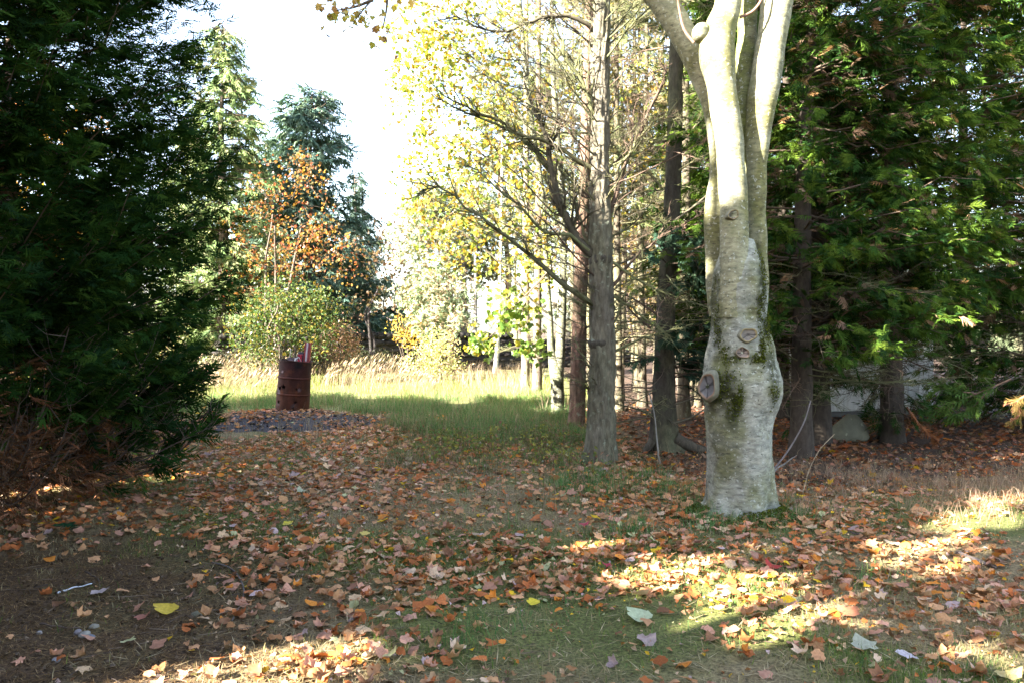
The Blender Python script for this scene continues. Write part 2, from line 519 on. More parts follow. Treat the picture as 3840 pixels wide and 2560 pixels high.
mb = MB()
nx, ny = len(gx), len(gy)
i = np.arange(ny - 1)[:, None]; j = np.arange(nx - 1)[None]
q = np.stack((i * nx + j, i * nx + j + 1, (i + 1) * nx + j + 1, (i + 1) * nx + j), -1).reshape(-1, 4)
far_flat = np.clip(1 - (np.hypot(XX, YY - 10) - 25) / 20, 0, 1)
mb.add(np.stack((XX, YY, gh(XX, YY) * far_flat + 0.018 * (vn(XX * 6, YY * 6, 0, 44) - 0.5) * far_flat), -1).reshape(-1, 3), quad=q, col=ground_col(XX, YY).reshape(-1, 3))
M['ground'] = surfmat('woodland_floor', (55, 55, 55), ((0.32, 0.3), (0.68, 1.75)), 1.0, 1.0, 0.03, spots=((17, 0.60, (0.05, 0.036, 0.022), 0.12, 0.6), (90, 0.62, (0.30, 0.22, 0.13), 0.05, 0.5)))
part('ground', mb, M['ground'], kind='structure')

# dark ash heap round the drum
mb = MB()
ax, ay = np.meshgrid(np.linspace(-5.9, -1.9, 110), np.linspace(11.8, 15.6, 110))
r_ = np.hypot((ax + 3.9) / 1.75, (ay - 13.75) / 1.35) + 0.55 * (fbm(ax * 1.5, ay * 1.5, 0, 61) - 0.5)
az = gh(ax, ay) + 0.16 * np.clip(1 - r_ ** 2, -0.25, 1) + 0.04 * (vn(ax * 5, ay * 5, 0, 62) - 0.5)


def ash_z(x, y):
    r_ = np.hypot((x + 3.9) / 1.75, (y - 13.75) / 1.35) + 0.55 * (fbm(x * 1.5, y * 1.5, 0, 61) - 0.5)
    return np.maximum(gh(x, y), gh(x, y) + 0.16 * np.clip(1 - r_ ** 2, -0.25, 1))


n = 110
i = np.arange(n - 1)[:, None]; j = np.arange(n - 1)[None]
q = np.stack((i * n + j, i * n + j + 1, (i + 1) * n + j + 1, (i + 1) * n + j), -1).reshape(-1, 4)
mb.add(np.stack((ax, ay, az), -1).reshape(-1, 3), quad=q, col=(0.062, 0.056, 0.062))
M['ash'] = surfmat('ash_and_charcoal', (40, 40, 40), ((0.3, 0.45), (0.7, 1.5)), 1.0, 0.9, 0.02, spots=((60, 0.64, (0.22, 0.20, 0.19), 0.04, 0.8), (14, 0.58, (0.018, 0.017, 0.018), 0.1, 0.7)))
part('ash_heap', mb, M['ash'], kind='structure')


# ------------------------------------------------------------------ foliage templates
def kite(p, d, l, w):
    """thin leaf-shaped quad split in two tris; p,d in the xy plane"""
    p = A([*p, 0.0]); d = nrm(A([*d, 0.0])); s = A([-d[1], d[0], 0])
    return [p, p + d * l * 0.45 + s * w, p + d * l, p + d * l * 0.45 - s * w], [(0, 2, 1), (0, 3, 2)]


def shoot(p, d, l, w):
    """thin tapering shoot, one triangle"""
    p = A([*p, 0.0]); d = nrm(A([*d, 0.0])); s = A([-d[1], d[0], 0])
    return [p - s * w * 0.9 + d * l * 0.05, p + s * w * 0.9 + d * l * 0.18, p + d * l], [(0, 1, 2)]


def spray_template(pairs, w, seed, ang=0.75, sub=True):
    r = np.random.default_rng(seed); V = []; T = []
    def put(a):
        v, t = a; b = len(V)
        V.extend(v); T.extend([(x + b, y + b, z + b) for x, y, z in t])
    put(shoot((0, 0), (0, 1), 1.0, w * 0.7))
    for i in range(pairs):
        y = 0.12 + 0.80 * i / pairs
        for sgn in (-1, 1):
            l = (0.50 * (1 - y) + 0.13) * r.uniform(0.7, 1.25); a = ang * r.uniform(0.7, 1.2)
            d = (sgn * math.sin(a), math.cos(a)); yy = y + r.uniform(-0.03, 0.03)
            put(shoot((0, yy), d, l, w))
            if sub and l > 0.25:
                for f in (0.4, 0.7):
                    b = a + r.uniform(-0.6, 0.6)
                    put(shoot((d[0] * l * f, yy + d[1] * l * f), (sgn * math.sin(b), math.cos(b)), l * 0.45, w * 0.8))
    V = np.array(V); V[:, 2] = -0.22 * V[:, 1] ** 2 - 0.5 * V[:, 0] ** 2 + 0.03 * r.normal(size=len(V))
    return V, np.array(T)


CY_HI = [spray_template(7, 0.037, s, sub=False) for s in range(3)]
CY_MID = [spray_template(8, 0.040, s + 5, sub=False) for s in range(3)]
CY_THIN = [spray_template(5, 0.014, s + 31, ang=0.55, sub=False) for s in range(3)]
CY_LOW = [spray_template(5, 0.18, s + 9, sub=False) for s in range(2)]


def needle_template(n, w, seed, droop=0.5):
    """a spruce shoot: axis with needle-like side shoots"""
    r = np.random.default_rng(seed); V = []; T = []
    def put(a):
        v, t = a; b = len(V); V.extend(v); T.extend([(x + b, y + b, z + b) for x, y, z in t])
    put(shoot((0, 0), (0, 1), 1.0, w))
    for i in range(n):
        y = 0.05 + 0.85 * i / n
        for sgn in (-1, 1):
            a = r.uniform(0.5, 1.0); put(shoot((0, y), (sgn * math.sin(a), math.cos(a)), r.uniform(0.22, 0.42), w))
    V = np.array(V); V[:, 2] = -droop * (V[:, 1] ** 2) * 0.5 - droop * np.abs(V[:, 0]) * r.uniform(0.2, 1.2, len(V))
    return V, np.array(T)


ND = [needle_template(5, 0.075, s) for s in range(3)]
ND_FAR = [needle_template(5, 0.075, s + 4, 0.9) for s in range(3)]


def maple_outline(r, jit=0.0):
    h = [(0.13, -0.40), (0.40, -0.36), (0.31, -0.16), (0.62, 0.06), (0.43, 0.11), (0.25, 0.14), (0.24, 0.36)]
    o = [(0, -0.30)] + h + [(0, 0.66)] + [(-x, y) for x, y in h[::-1]]
    o = np.array(o); k = r.uniform(0.08, 0.72); a = np.arctan2(o[:, 1] + 0.05, o[:, 0]); e = np.stack((np.cos(a) * 0.40, np.sin(a) * 0.46 - 0.02), 1)
    return o * (1 - k) + e * k + r.normal(0, jit, o.shape)


def maple_leaf(seed, curl, stalk=True, hi=True):
    """unit maple leaf (about 1.2 across) in the xy plane, curled in z"""
    r = np.random.default_rng(seed); o = maple_outline(r, 0.035)
    c = A([0, -0.08]); n = len(o)
    if hi:
        inn = c + (o - c) * 0.5
        V = np.concatenate(([c], inn, o)); T = []
        for i in range(n):
            k = (i + 1) % n
            T += [(0, 1 + i, 1 + k), (1 + i, 1 + n + i, 1 + n + k), (1 + i, 1 + n + k, 1 + k)]
    else:
        V = np.concatenate(([c], o)); T = [(0, 1 + i, 1 + (i + 1) % n) for i in range(n)]
    x, y = V[:, 0], V[:, 1]; a = r.uniform(0, math.pi); u = x * math.cos(a) + y * math.sin(a); w = -x * math.sin(a) + y * math.cos(a)
    rad = np.hypot(x, y)
    z = curl * (r.uniform(0.4, 1.1) * u ** 2 + r.uniform(-0.3, 0.5) * w ** 2) + curl * 0.35 * rad * np.sin(r.uniform(2, 4) * np.arctan2(y, x) + r.uniform(0, 6)) * rad
    z = z + r.uniform(-0.2, 0.5) * curl * np.abs(x) + 0.05 * abs(curl) * r.normal(size=len(x)) * (rad > 0.1)
    V3 = np.stack((x * (1 - 0.25 * abs(curl) * rad), y * (1 - 0.2 * abs(curl) * rad), z), 1)
    T = list(T)
    if stalk:
        b = len(V3); e = r.uniform(-0.25, 0.25)
        V3 = np.concatenate((V3, [(0.014, -0.30, z[0]), (-0.014, -0.30, z[0]), (e, -0.85, r.uniform(0, 0.15))])); T.append((b, b + 1, b + 2))
    return V3, np.array(T)


LEAF_HI = [maple_leaf(s, c) for s, c in enumerate((0.3, 0.6, 1.0, -0.5, -0.8, 0.5, -0.3, -1.3, 1.4, -0.6))]
LEAF_LO = [maple_leaf(s + 20, c, False, False) for s, c in enumerate((0.4, 0.8, -0.5, -0.9, 1.0, -0.3))]


def rand_frames(n, r, tilt):
    """leaf lying frames: yaw random, tilted by up to tilt (std, radians)"""
    yaw = r.uniform(0, 2 * math.pi, n)
    up = nrm(np.stack((r.normal(0, tilt, n), r.normal(0, tilt, n), np.ones(n)), 1))
    d = np.stack((np.cos(yaw), np.sin(yaw), np.zeros(n)), 1); d = nrm(d - up * (d * up).sum(1, keepdims=True))
    return frames(d, up)


def put_sprays(mb, tmpl, pos, d, size, col, r, up=(0, 0, 1), roll=0.7):
    n = len(pos); k = len(tmpl); w = r.integers(0, k, n)
    F = frames(d, up, r.normal(0, roll, n)) * np.asarray(size)[:, None, None]
    for i in range(k):
        m = w == i; mb.scat(tmpl[i][0], tmpl[i][1], F[m], pos[m], col[m])


def mixcol(cols, n, r, jit=0.2):
    c = np.asarray(cols, float)[r.integers(0, len(cols), n)]
    return c * (1 + r.uniform(-jit, jit, (n, 1)))


# ------------------------------------------------------------------ conifers
GREEN_CY = [(0.013, 0.036, 0.009), (0.018, 0.047, 0.010), (0.026, 0.060, 0.012), (0.012, 0.030, 0.011), (0.038, 0.072, 0.013)]


def cypress_branches(H, prof, n, r, zlo=0.5, rise=0.5, zpow=1.0, lee=None):
    out = []
    for i in range(n):
        z = zlo + (H - zlo) * (r.random() ** zpow)
        a = r.uniform(0, 2 * math.pi)
        if lee is not None and r.random() < 0.6: a = r.normal(lee, 0.9)      # fuller on its open side
        L = prof(z) * r.uniform(0.78, 1.06)
        if L < 0.15: L = 0.15
        d = A([math.cos(a), math.sin(a), 0.05])
        p = [A([0, 0, z - L * rise * 0.8])]
        for k in range(1, 6):
            f = k / 5
            p.append(A([math.cos(a) * L * f, math.sin(a) * L * f, z - L * rise * 0.8 + L * rise * (0.5 * f + 0.5 * f * f)]) + r.normal(0, 0.03 * L, 3))
        out.append(np.array(p))
    return out


def cypress_sprays(branches, r, per, smin, smax, inner=0.3, colset=GREEN_CY):
    P0 = []; D = []; S = []
    for b in branches:
        L = np.linalg.norm(b[-1] - b[0]); n = max(3, int(per * (0.4 + L)))
        t = inner + (1 - inner) * r.random(n) ** 0.7
        p, d = along(b, t)
        s = r.uniform(smin, smax, n) * (1.15 - 0.45 * t)
        side = nrm(np.cross(d, A([0, 0, 1.0])))
        d2 = nrm(d * r.uniform(0.5, 1.2, n)[:, None] + side * r.normal(0, 0.75, n)[:, None] + A([0, 0, 1]) * (r.normal(0.12, 0.3, n) - 0.30 * t)[:, None])
        P0.append(p + r.normal(0, 0.05, p.shape)); D.append(d2); S.append(s)
    P0 = np.concatenate(P0); D = np.concatenate(D); S = np.concatenate(S)
    return P0, D, S, mixcol(colset, len(P0), r)


def cypress_profile(H, R, zmax, pw=0.8):
    def f(z):
        if z < zmax: return R * (0.72 + 0.28 * z / zmax)
        return R * max(0.0, (1 - ((z - zmax) / (H - zmax)) ** 1.6)) ** pw
    return f


def simple_trunk(mb, base, top, r0, r1, r, n=10, rings=24, flare=0.5, col=(0.10, 0.085, 0.07), bend=0.02, rough=0.12, ridges=7):
    base = A(base, float); top = A(top, float)
    t = np.linspace(0, 1, rings) ** 1.3
    pts = base + (top - base) * t[:, None]
    L = np.linalg.norm(top - base); sd = int(r.integers(1000))
    pts[:, 0] += bend * L * (vn(t * 3, 0, 0, sd) - 0.5) * t * 2; pts[:, 1] += bend * L * (vn(t * 3, 9, 0, sd) - 0.5) * t * 2
    h = pts[:, 2] - base[2]
    R = (r0 + (r1 - r0) * t) * (1 + flare * np.exp(-np.maximum(h, 0) / (1.5 * r0)))
    def disp(V, RR, a):
        return RR[:, None] * rough * ((vn(np.cos(a)[None] * ridges * 0.5, np.sin(a)[None] * ridges * 0.5, V[:, :1, 2] * 1.5 / max(r0, 0.05) * 0.3, sd) - 0.5) * 2)
    tube(mb, pts, R, n, col=col, disp=disp)
    return pts, R


# ---- big dark cypress at the left edge of the clearing
HC = A([-4.95, 7.2, 0.0])
r = np.random.default_rng(101)
t_cyp = thing('cypress_tree', 'huge dark green cypress filling the left side with browned low branches', 'tree', HC)
mb = MB(); simple_trunk(mb, HC + A([0, 0, -0.1]), HC + A([0.05, 0, 8.0]), 0.17, 0.02, r, 12, 30, 0.4, (0.11, 0.075, 0.055))
part('trunk', mb, M['bark_dark'], t_cyp)
prof = cypress_profile(9.6, 2.42, 2.0)
br = cypress_branches(8.6, prof, 620, r, 0.95, 0.42, 1.0, -0.35)
mb = MB()
for b in br[::2]: tube(mb, b + HC, np.linspace(0.016, 0.003, len(b)), 4, col=(0.10, 0.07, 0.05), cap=False)
part('branches', mb, M['twig'], t_cyp, kind='stuff')
p, d, s, c = cypress_sprays(br, r, 24, 0.14, 0.28, 0.22)
fr = (p[:, 2] > np.where(p[:, 1] < -0.2, 1.02 - 0.25 * np.clip(p[:, 0], 0, 1), 0.78) + r.normal(0, 0.08, len(p)))
p, d, s, c = p[fr], d[fr], s[fr], c[fr]
low = (p[:, 2] < 1.35) & (p[:, 0] < 0.9) & (r.random(len(p)) < 0.5)
c[low] = mixcol([(0.16, 0.075, 0.035), (0.20, 0.10, 0.05), (0.11, 0.06, 0.03)], low.sum(), r)
inner = (np.hypot(p[:, 0], p[:, 1]) < 0.9) & (r.random(len(p)) < 0.35)
c[inner] = mixcol([(0.14, 0.07, 0.035), (0.09, 0.055, 0.03)], inner.sum(), r)
mb = MB(); put_sprays(mb, CY_HI, p + HC, d, s, c, r)
part('crown', mb, M['cypress'], t_cyp, smooth=False, kind='stuff')
# low sweeping branches, bare near the trunk, green at the tips
mbb = MB(); mbf = MB()
for i in range(64):
    a = r.uniform(-2.2, 0.9); L = r.uniform(1.5, 2.1)
    if i < 12: a = r.uniform(-0.2, 0.5); L = r.uniform(1.8, 2.15); 
    z0 = r.uniform(0.45, 1.1); dz = r.uniform(-0.25, 0.05); up = r.uniform(0.25, 0.75)
    f = np.linspace(0, 1, 9)
    b = np.stack((math.cos(a) * L * f, math.sin(a) * L * f, np.maximum(z0 + dz * f * 1.8 - 0.25 * np.sin(f * 3.14) + up * f ** 3, 0.05)), 1) + r.normal(0, 0.025, (9, 3)) * f[:, None]
    tube(mbb, b + HC, np.linspace(0.017, 0.004, 9), 5, col=(0.085, 0.06, 0.05), cap=False)
    n = 26; tt = r.uniform(0.25, 1, n); p, d = along(b, tt)
    d2 = nrm(d + r.normal(0, 0.55, (n, 3)) + A([0, 0, 0.1])); l = r.uniform(0.15, 0.5, n)[:, None]
    mid = p + d2 * l * 0.5 + A([0, 0, -0.02]); end = p + d2 * l + A([0, 0, 0.06]) * l / 0.3
    twigs(mbb, p + HC, mid + HC, end + HC, 0.004, (0.10, 0.075, 0.06))
    green = ((tt > 0.72) | (r.random(n) < 0.1)) & ((p[:, 1] > -0.3) | (r.random(n) < 0.12))
    brown = (~green) & (r.random(n) < 0.55) & (p[:, 0] < 1.3)
    if green.any():
        g = np.where(green)[0]; g = np.repeat(g, 1)
        put_sprays(mbf, CY_HI, (p[g] + HC), nrm(d2[g] + r.normal(0, 0.3, (len(g), 3))), r.uniform(0.2, 0.36, len(g)), mixcol(GREEN_CY, len(g), r), r)
    if brown.any():
        g = np.where(brown)[0]; g = np.repeat(g, 1)
        g = np.repeat(g, 3); put_sprays(mbf, CY_THIN, (mid[g] + HC + r.normal(0, 0.06, (len(g), 3))), nrm(d2[g] + r.normal(0, 0.6, (len(g), 3)) + A([0, 0, -0.3])), r.uniform(0.10, 0.26, len(g)), mixcol([(0.20, 0.085, 0.045), (0.13, 0.065, 0.035), (0.25, 0.12, 0.07), (0.09, 0.055, 0.035)], len(g), r), r)
part('low_branches', mbb, M['twig'], t_cyp, kind='stuff')
part('low_foliage', mbf, M['cypress'], t_cyp, smooth=False, kind='stuff', label='browned and green tips of the low sweeping branches')

# ---- unseen cypresses added behind and left of the camera to shade the clearing
row = []
PX, PY = -LY, LX
for k, s_ in enumerate(np.arange(-9, 13.1, 1.9)):
    H = 7.8 if s_ < -0.3 else (12.0 if s_ < 5.4 else 7.4)
    H *= 1 + 0.05 * math.sin(k * 2.1)
    off = 0.6 * math.sin(k * 1.7)
    row.append((-6.0 + PX * s_ - off * LX, 1.0 + PY * s_ - off * LY, H))
row += [(-6.0 + PX * 0.95 + 0.4, 1.0 + PY * 0.95, 13.2), (-6.7, 10.7, 7.2), (-9.5, 2.5, 9.0), (-11.5, 7.6, 8.2), (-7.5, -2.5, 8.5), (-14.0, 10.5, 8.0), (-5.0, -6.0, 8.5), (-12.2, 4.4, 8.6)]
for k, (x, y, H) in enumerate(row):
    r = np.random.default_rng(300 + k)
    base = A([x, y, 0.0])
    t_ = thing('cypress_tree', 'second dark cypress close behind the huge one at the left' if x == -6.7 else 'tall dark cypress added unseen beyond the left edge to shade the clearing', 'tree', base, None if x == -6.7 else 'unseen cypresses added to shade the clearing')
    mb = MB(); simple_trunk(mb, base + A([0, 0, -0.1]), base + A([0, 0, H * 0.93]), 0.16, 0.02, r, 8, 12, 0.4, (0.11, 0.075, 0.055))
    part('trunk', mb, M['bark_dark'], t_)
    br = cypress_branches(H * 0.97, cypress_profile(H, 1.75, 1.8), 190, r, 0.5, 0.45)
    p, d, s, c = cypress_sprays(br, r, 8 if x == -6.7 else 2.7, 0.65 if x != -6.7 else 0.6, 1.15 if x != -6.7 else 1.0, 0.1)
    p = p + base
    w_ = 0.30 * s[:, None]; m_ = p + d * s[:, None] * 0.5
    k_ = may_block(p) & may_block(p + d * s[:, None])
    for o_ in ((0, 0, 0), (-LY, LX, 0), (LY, -LX, 0), (0, 0, 1), (0, 0, -1)): k_ &= may_block(m_ + A(o_) * w_)
    inview = (np.abs(p[:, 0]) < 0.70 * p[:, 1] + 0.25) & (p[:, 1] > 0) & (x != -6.7)
    k_ &= ~inview
    mb = MB(); put_sprays(mb, CY_MID if x == -6.7 else CY_LOW, p[k_], d[k_], s[k_] * (0.6 if x == -6.7 else 1), c[k_], r)
    part('crown', mb, M['cypress'], t_, smooth=False, kind='stuff')
# ------------------------------------------------------------------ the pale multi-stemmed trunk in front
BY = 6.85
BC = A([1.96, BY, 0.0])
t_b = thing('maple_tree', 'large pale smooth barked tree with pruned scars and four upright stems', 'tree', BC)
rows = A([(1990, 2622, 2926), (1950, 2630, 2916), (1910, 2643, 2905), (1850, 2655, 2899), (1800, 2660, 2897), (1700, 2658, 2897), (1600, 2652, 2898), (1540, 2645, 2905),
          (1490, 2640, 2918), (1450, 2636, 2926), (1400, 2640, 2916), (1350, 2650, 2903), (1300, 2657, 2897), (1200, 2671, 2880), (1100, 2672, 2880), (1020, 2680, 2868), (960, 2700, 2850), (900, 2725, 2830)], float)
pl = np.array([P(v, w, BY) if False else P(v, 0, BY) for v, w in [(0, 0)]])
zs = np.array([P(1920, v, BY)[2] for v in rows[:, 0]])
xl = (rows[:, 1] - 1920) / 2987 * BY; xr = (rows[:, 2] - 1920) / 2987 * BY
pts = np.stack(((xl + xr) / 2, np.full(len(rows), BY), zs, (xr - xl) / 2), 1)
pts = resample(pts, 150)
MOSS_BLOBS = []


def px_moss(u, v, ru, rv, w=1.0):
    p = P(u, v, BY - 0.2); MOSS_BLOBS.append((p[0], p[2], ru * BY / 2987, rv * BY / 2987, w))


for a_ in [(2700, 1465, 40, 60), (2740, 1530, 22, 70), (2690, 1420, 50, 28), (2900, 1450, 22, 60), (2892, 1380, 18, 40), (2668, 1010, 26, 90, .8), (2690, 1120, 18, 120, .8), (2870, 1010, 16, 120, .8), (2850, 1150, 14, 120, .8), (2885, 1230, 16, 50), (2862, 1080, 22, 130), (2676, 1080, 16, 150), (2700, 1250, 14, 90, .7), (2880, 1340, 22, 60, .8), (2640, 1395, 20, 26),
           (2640, 1900, 16, 60, .7), (2700, 1950, 90, 20, .8), (2850, 1950, 80, 22, .9), (2740, 1345, 30, 12, .8), (2835, 1345, 28, 14, .8), (2720, 1330, 14, 40, .5), (2850, 1310, 12, 50, .7), (2760, 1500, 14, 60, .5)]:
    px_moss(*a_)


def moss_mask(V):
    m = np.zeros(V.shape[:-1])
    for x, z, rx, rz, w in MOSS_BLOBS:
        m = np.maximum(m, w * np.clip(1.6 - np.hypot((V[..., 0] - x) / rx, (V[..., 2] - z) / rz), 0, 1))
    m = m * np.clip((fbm(V[..., 0] * 22, V[..., 1] * 22, V[..., 2] * 14, 71) - 0.30) * 5, 0, 1)
    return m * (V[..., 1] < BY + 0.1)


def birch_col(V, ring):
    n = fbm(V[..., 0] * 6, V[..., 1] * 6, V[..., 2] * 4, 72)
    pale = A([0.29, 0.29, 0.24]); olive = A([0.165, 0.165, 0.085]); grey = A([0.17, 0.175, 0.15])
    w = np.clip((n - 0.36) * 4, 0, 1)[..., None]
    c = pale * w + olive * (1 - w)
    w = np.clip((fbm(V[..., 0] * 3, V[..., 1] * 3, V[..., 2] * 11, 75) - 0.52) * 6, 0, 1)[..., None]
    c = c * (1 - 0.6 * w) + grey * 0.6 * w
    m = moss_mask(V)[..., None]
    return c * (1 - m) + A([0.030, 0.034, 0.012]) * m


def birch_disp(V, R, a):
    x, y, z = V[..., 0], V[..., 1], V[..., 2]
    d = 0.034 * (fbm(x * 5, y * 5, z * 3, 73) - 0.5) * 2 + 0.010 * (fbm(x * 16, y * 16, z * 5, 76) - 0.5) * 2 + 0.006 * (fbm(x * 12, y * 12, z * 60, 74) - 0.5) * 2
    base = np.exp(-np.maximum(z, 0) / 0.14)
    d = d + base * 0.11 * (np.cos(np.arctan2(y - BY, x - 1.96) * 5 + 0.7) * 0.6 + 0.2)
    # strip ridges where the side stems run down into the trunk
    up = np.clip((z - 1.35) / 0.4, 0, 1)
    d = d - up * 0.035 * np.exp(-((x - 1.70 - 0.06 * (2.2 - z)) / 0.03) ** 2) * (y < BY) - up * 0.03 * np.exp(-((x - 2.13) / 0.03) ** 2) * (y < BY)
    return d + 0.008 * moss_mask(V) * vn(x * 60, y * 60, z * 60, 5)


mb = MB()
tube(mb, pts[:, :3], pts[:, 3], 72, disp=birch_disp, colf=birch_col)
part('trunk', mb, M['bark_birch'], t_b)


def stem(name, px, dY, n=26, rings=110, mossy=0.0, lab=None):
    q = []
    for u, v, rr in px:
        p = P(u, v, BY + dY); q.append([*p, rr * (BY + dY) / 2987])
    q = resample(A(q), rings)
    def colf(V, ring):
        c = birch_col(V, ring) * A([0.92, 0.88, 0.68])
        if mossy:
            n_ = np.clip((fbm(V[..., 0] * 9, V[..., 1] * 9, V[..., 2] * 7, 78) - 0.3) * 3, 0, 1)[..., None] * mossy
            c = c * (1 - n_) + A([0.17, 0.19, 0.055]) * n_
        return c
    def disp(V, R, a):
        x, y, z = V[..., 0], V[..., 1], V[..., 2]
        return 0.014 * (fbm(x * 6, y * 6, z * 5, 83) - 0.5) * 2 + 0.0015 * (fbm(x * 14, y * 14, z * 40, 84) - 0.5) * 2
    m_ = MB(); tube(m_, q[:, :3], q[:, 3], n, disp=disp, colf=colf)
    part('stem', m_, M['bark_birch'], t_b, label=lab)
    return q


st_c = stem('stem', [(2757, 1190, 62), (2755, 1080, 58), (2753, 960, 54), (2752, 800, 52), (2744, 650, 52), (2733, 520, 52), (2716, 400, 53), (2702, 300, 56), (2688, 190, 66), (2700, 110, 58), (2726, 30, 50), (2728, -100, 50), (2735, -500, 42), (2760, -1000, 30)], -0.10, 34, 170, lab='central stem with a sawn hole and a rounded branch collar')
stem('stem', [(2700, 1180, 40), (2683, 1080, 34), (2684, 900, 42), (2690, 770, 46), (2706, 660, 46), (2704, 520, 46), (2683, 400, 47), (2648, 300, 48), (2600, 200, 50), (2540, 95, 50), (2478, 0, 50), (2360, -180, 48), (2180, -500, 40), (1980, -900, 28)], 0.30, lab='shaded grey stem leaning to the left')
stem('stem', [(2842, 1180, 34), (2845, 1060, 36), (2838, 950, 38), (2838, 800, 34), (2838, 620, 38), (2846, 480, 46), (2858, 370, 54), (2880, 240, 55), (2898, 130, 55), (2914, 0, 58), (2955, -300, 54), (3010, -700, 40)], 0.06, lab='right hand stem with a sunlit scar')
stem('stem', [(2800, 720, 22), (2797, 560, 28), (2792, 420, 31), (2794, 260, 33), (2802, 120, 36), (2800, -20, 34), (2790, -300, 30)], 0.26, 22, 80, mossy=0.9, lab='mossy greenish stem behind the others')
for u, v, ru, dY in [(2634, 125, 34, -0.11)]:
    mb = MB()
    p = P(u, v, BY + dY); k = ru * BY / 2987
    q = np.linspace(0, 1, 9)
    tube(mb, np.stack((p[0] - 0.02 * q, p[1] + 0.10 - 0.2 * q, p[2] + 0.04 * q - 0.02), 1), k * np.sqrt(np.clip(1.02 - (2 * q - 1) ** 2, 0.02, 1)), 18, colf=birch_col, disp=lambda V, R, a: 0.008 * (fbm(V[..., 0] * 12, V[..., 1] * 12, V[..., 2] * 12, 8) - 0.5) * 2)
    part('branch_stub', mb, M['bark_birch'], t_b)


def scar(u, v, ru, rv, nrm_, yo, hole=False, lab=None, rim=(0.27, 0.21, 0.10), face=(0.17, 0.15, 0.13)):
    """cut branch: swollen bark collar around a recessed face of cut wood"""
    c = P(u, v, BY - yo); k = BY / 2987; F = frames(A([nrm_]), (0, 0, 1))[0]  # y axis = outward
    prof_ = [(1.30, -0.040, 0), (1.18, 0.000, 0), (1.06, 0.016, 0), (0.97, 0.020, 1), (0.90, 0.014, 1), (0.80, 0.006, 2), (0.6, 0.003, 2), (0.35, 0.000, 2), (0.15, -0.003, 4), (0.02, -0.004, 4)]
    if hole: prof_[-3:] = [(0.55, -0.01, 3), (0.4, -0.05, 3), (0.02, -0.08, 3)]
    cols = [A([0.17, 0.165, 0.12]), A(rim), A(face), A([0.012, 0.010, 0.008]), A(face) * 0.45]
    n = 28; a = np.arange(n) * 2 * math.pi / n; V = []; C = []
    for rr, h, ci in prof_:
        wob = 1 + 0.08 * np.sin(a * 2 + u) + 0.05 * np.sin(a * 3 + v) + 0.05 * np.sin(a * 5 + u)
        L_ = np.stack((np.cos(a) * rr * ru * k * wob, np.full(n, h), np.sin(a) * rr * rv * k * wob), 1)
        V.append(L_ @ F.T + c); C.append(np.repeat(cols[ci][None] * (0.75 + 0.5 * vn(np.cos(a) * 3 * rr, np.sin(a) * 3 * rr, rr * 9, 3))[:, None] * (1 - 0.65 * (vn(np.cos(a) * 3.1, np.sin(a) * 3.1, u, 5) > 0.72) * (rr < 0.95))[:, None], 1, 0))
    V = np.concatenate(V); C = np.concatenate(C); m = len(prof_)
    i = np.arange(m - 1)[:, None]; j = np.arange(n)[None]
    q = np.stack((i * n + j, i * n + (j + 1) % n, (i + 1) * n + (j + 1) % n, (i + 1) * n + j), -1).reshape(-1, 4)
    m_ = MB(); m_.add(V, quad=q, col=C)
    part('pruning_scar', m_, M['wood_cut'], t_b, label=lab)


scar(2805, 1256, 30, 24, (0.06, -1, 0.10), 0.262, lab='upper oval pruning scar with yellowish rim')
scar(2784, 1322, 23, 19, (0.0, -1, 0.15), 0.272, lab='lower round pruning scar', rim=(0.24, 0.17, 0.11), face=(0.20, 0.155, 0.13))
mb = MB(); c_ = P(2652, 1447, BY - 0.20); n_ = nrm(A([-0.62, -0.80, -0.02])); q = np.linspace(0, 1, 14)
tube(mb, c_ - n_ * 0.02 - n_ * 0.24 * (1 - q)[:, None] + A([0, 0, -0.05]) * ((1 - q) ** 2)[:, None], 0.082 + 0.085 * (1 - q) ** 1.5, 40, colf=birch_col, disp=lambda V, R, a: 0.018 * (fbm(V[..., 0] * 14, V[..., 1] * 14, V[..., 2] * 14, 6) - 0.5) * 2)
part('branch_stub', mb, M['bark_birch'], t_b)
for a_, l_ in ((3.6, 0.5), (4.35, 0.42), (5.1, 0.55), (5.9, 0.5), (2.7, 0.4)):
    mb = MB(); q = np.linspace(0, 1, 14); pp = np.stack((1.96 + np.cos(a_ + 0.3 * q) * (0.16 + l_ * q), BY + np.sin(a_ + 0.3 * q) * (0.16 + l_ * q), 0.17 - 0.26 * q ** 0.7), 1)
    pp[:, 2] -= 0.025; tube(mb, pp, 0.075 * (1 - 0.6 * q), 14, colf=birch_col, disp=lambda V, R, a: 0.02 * (fbm(V[..., 0] * 12, V[..., 1] * 12, V[..., 2] * 12, 3) - 0.5) * 2)
    part('root', mb, M['bark_birch'], t_b)
scar(2654, 1447, 30, 48, (-0.62, -0.80, -0.02), 0.205, lab='large grey sawn branch end sticking out on the left', rim=(0.23, 0.15, 0.10), face=(0.135, 0.13, 0.135))
scar(2749, 806, 19, 17, (0.05, -1, 0.05), 0.212, hole=True, lab='small sawn hole in the central stem')
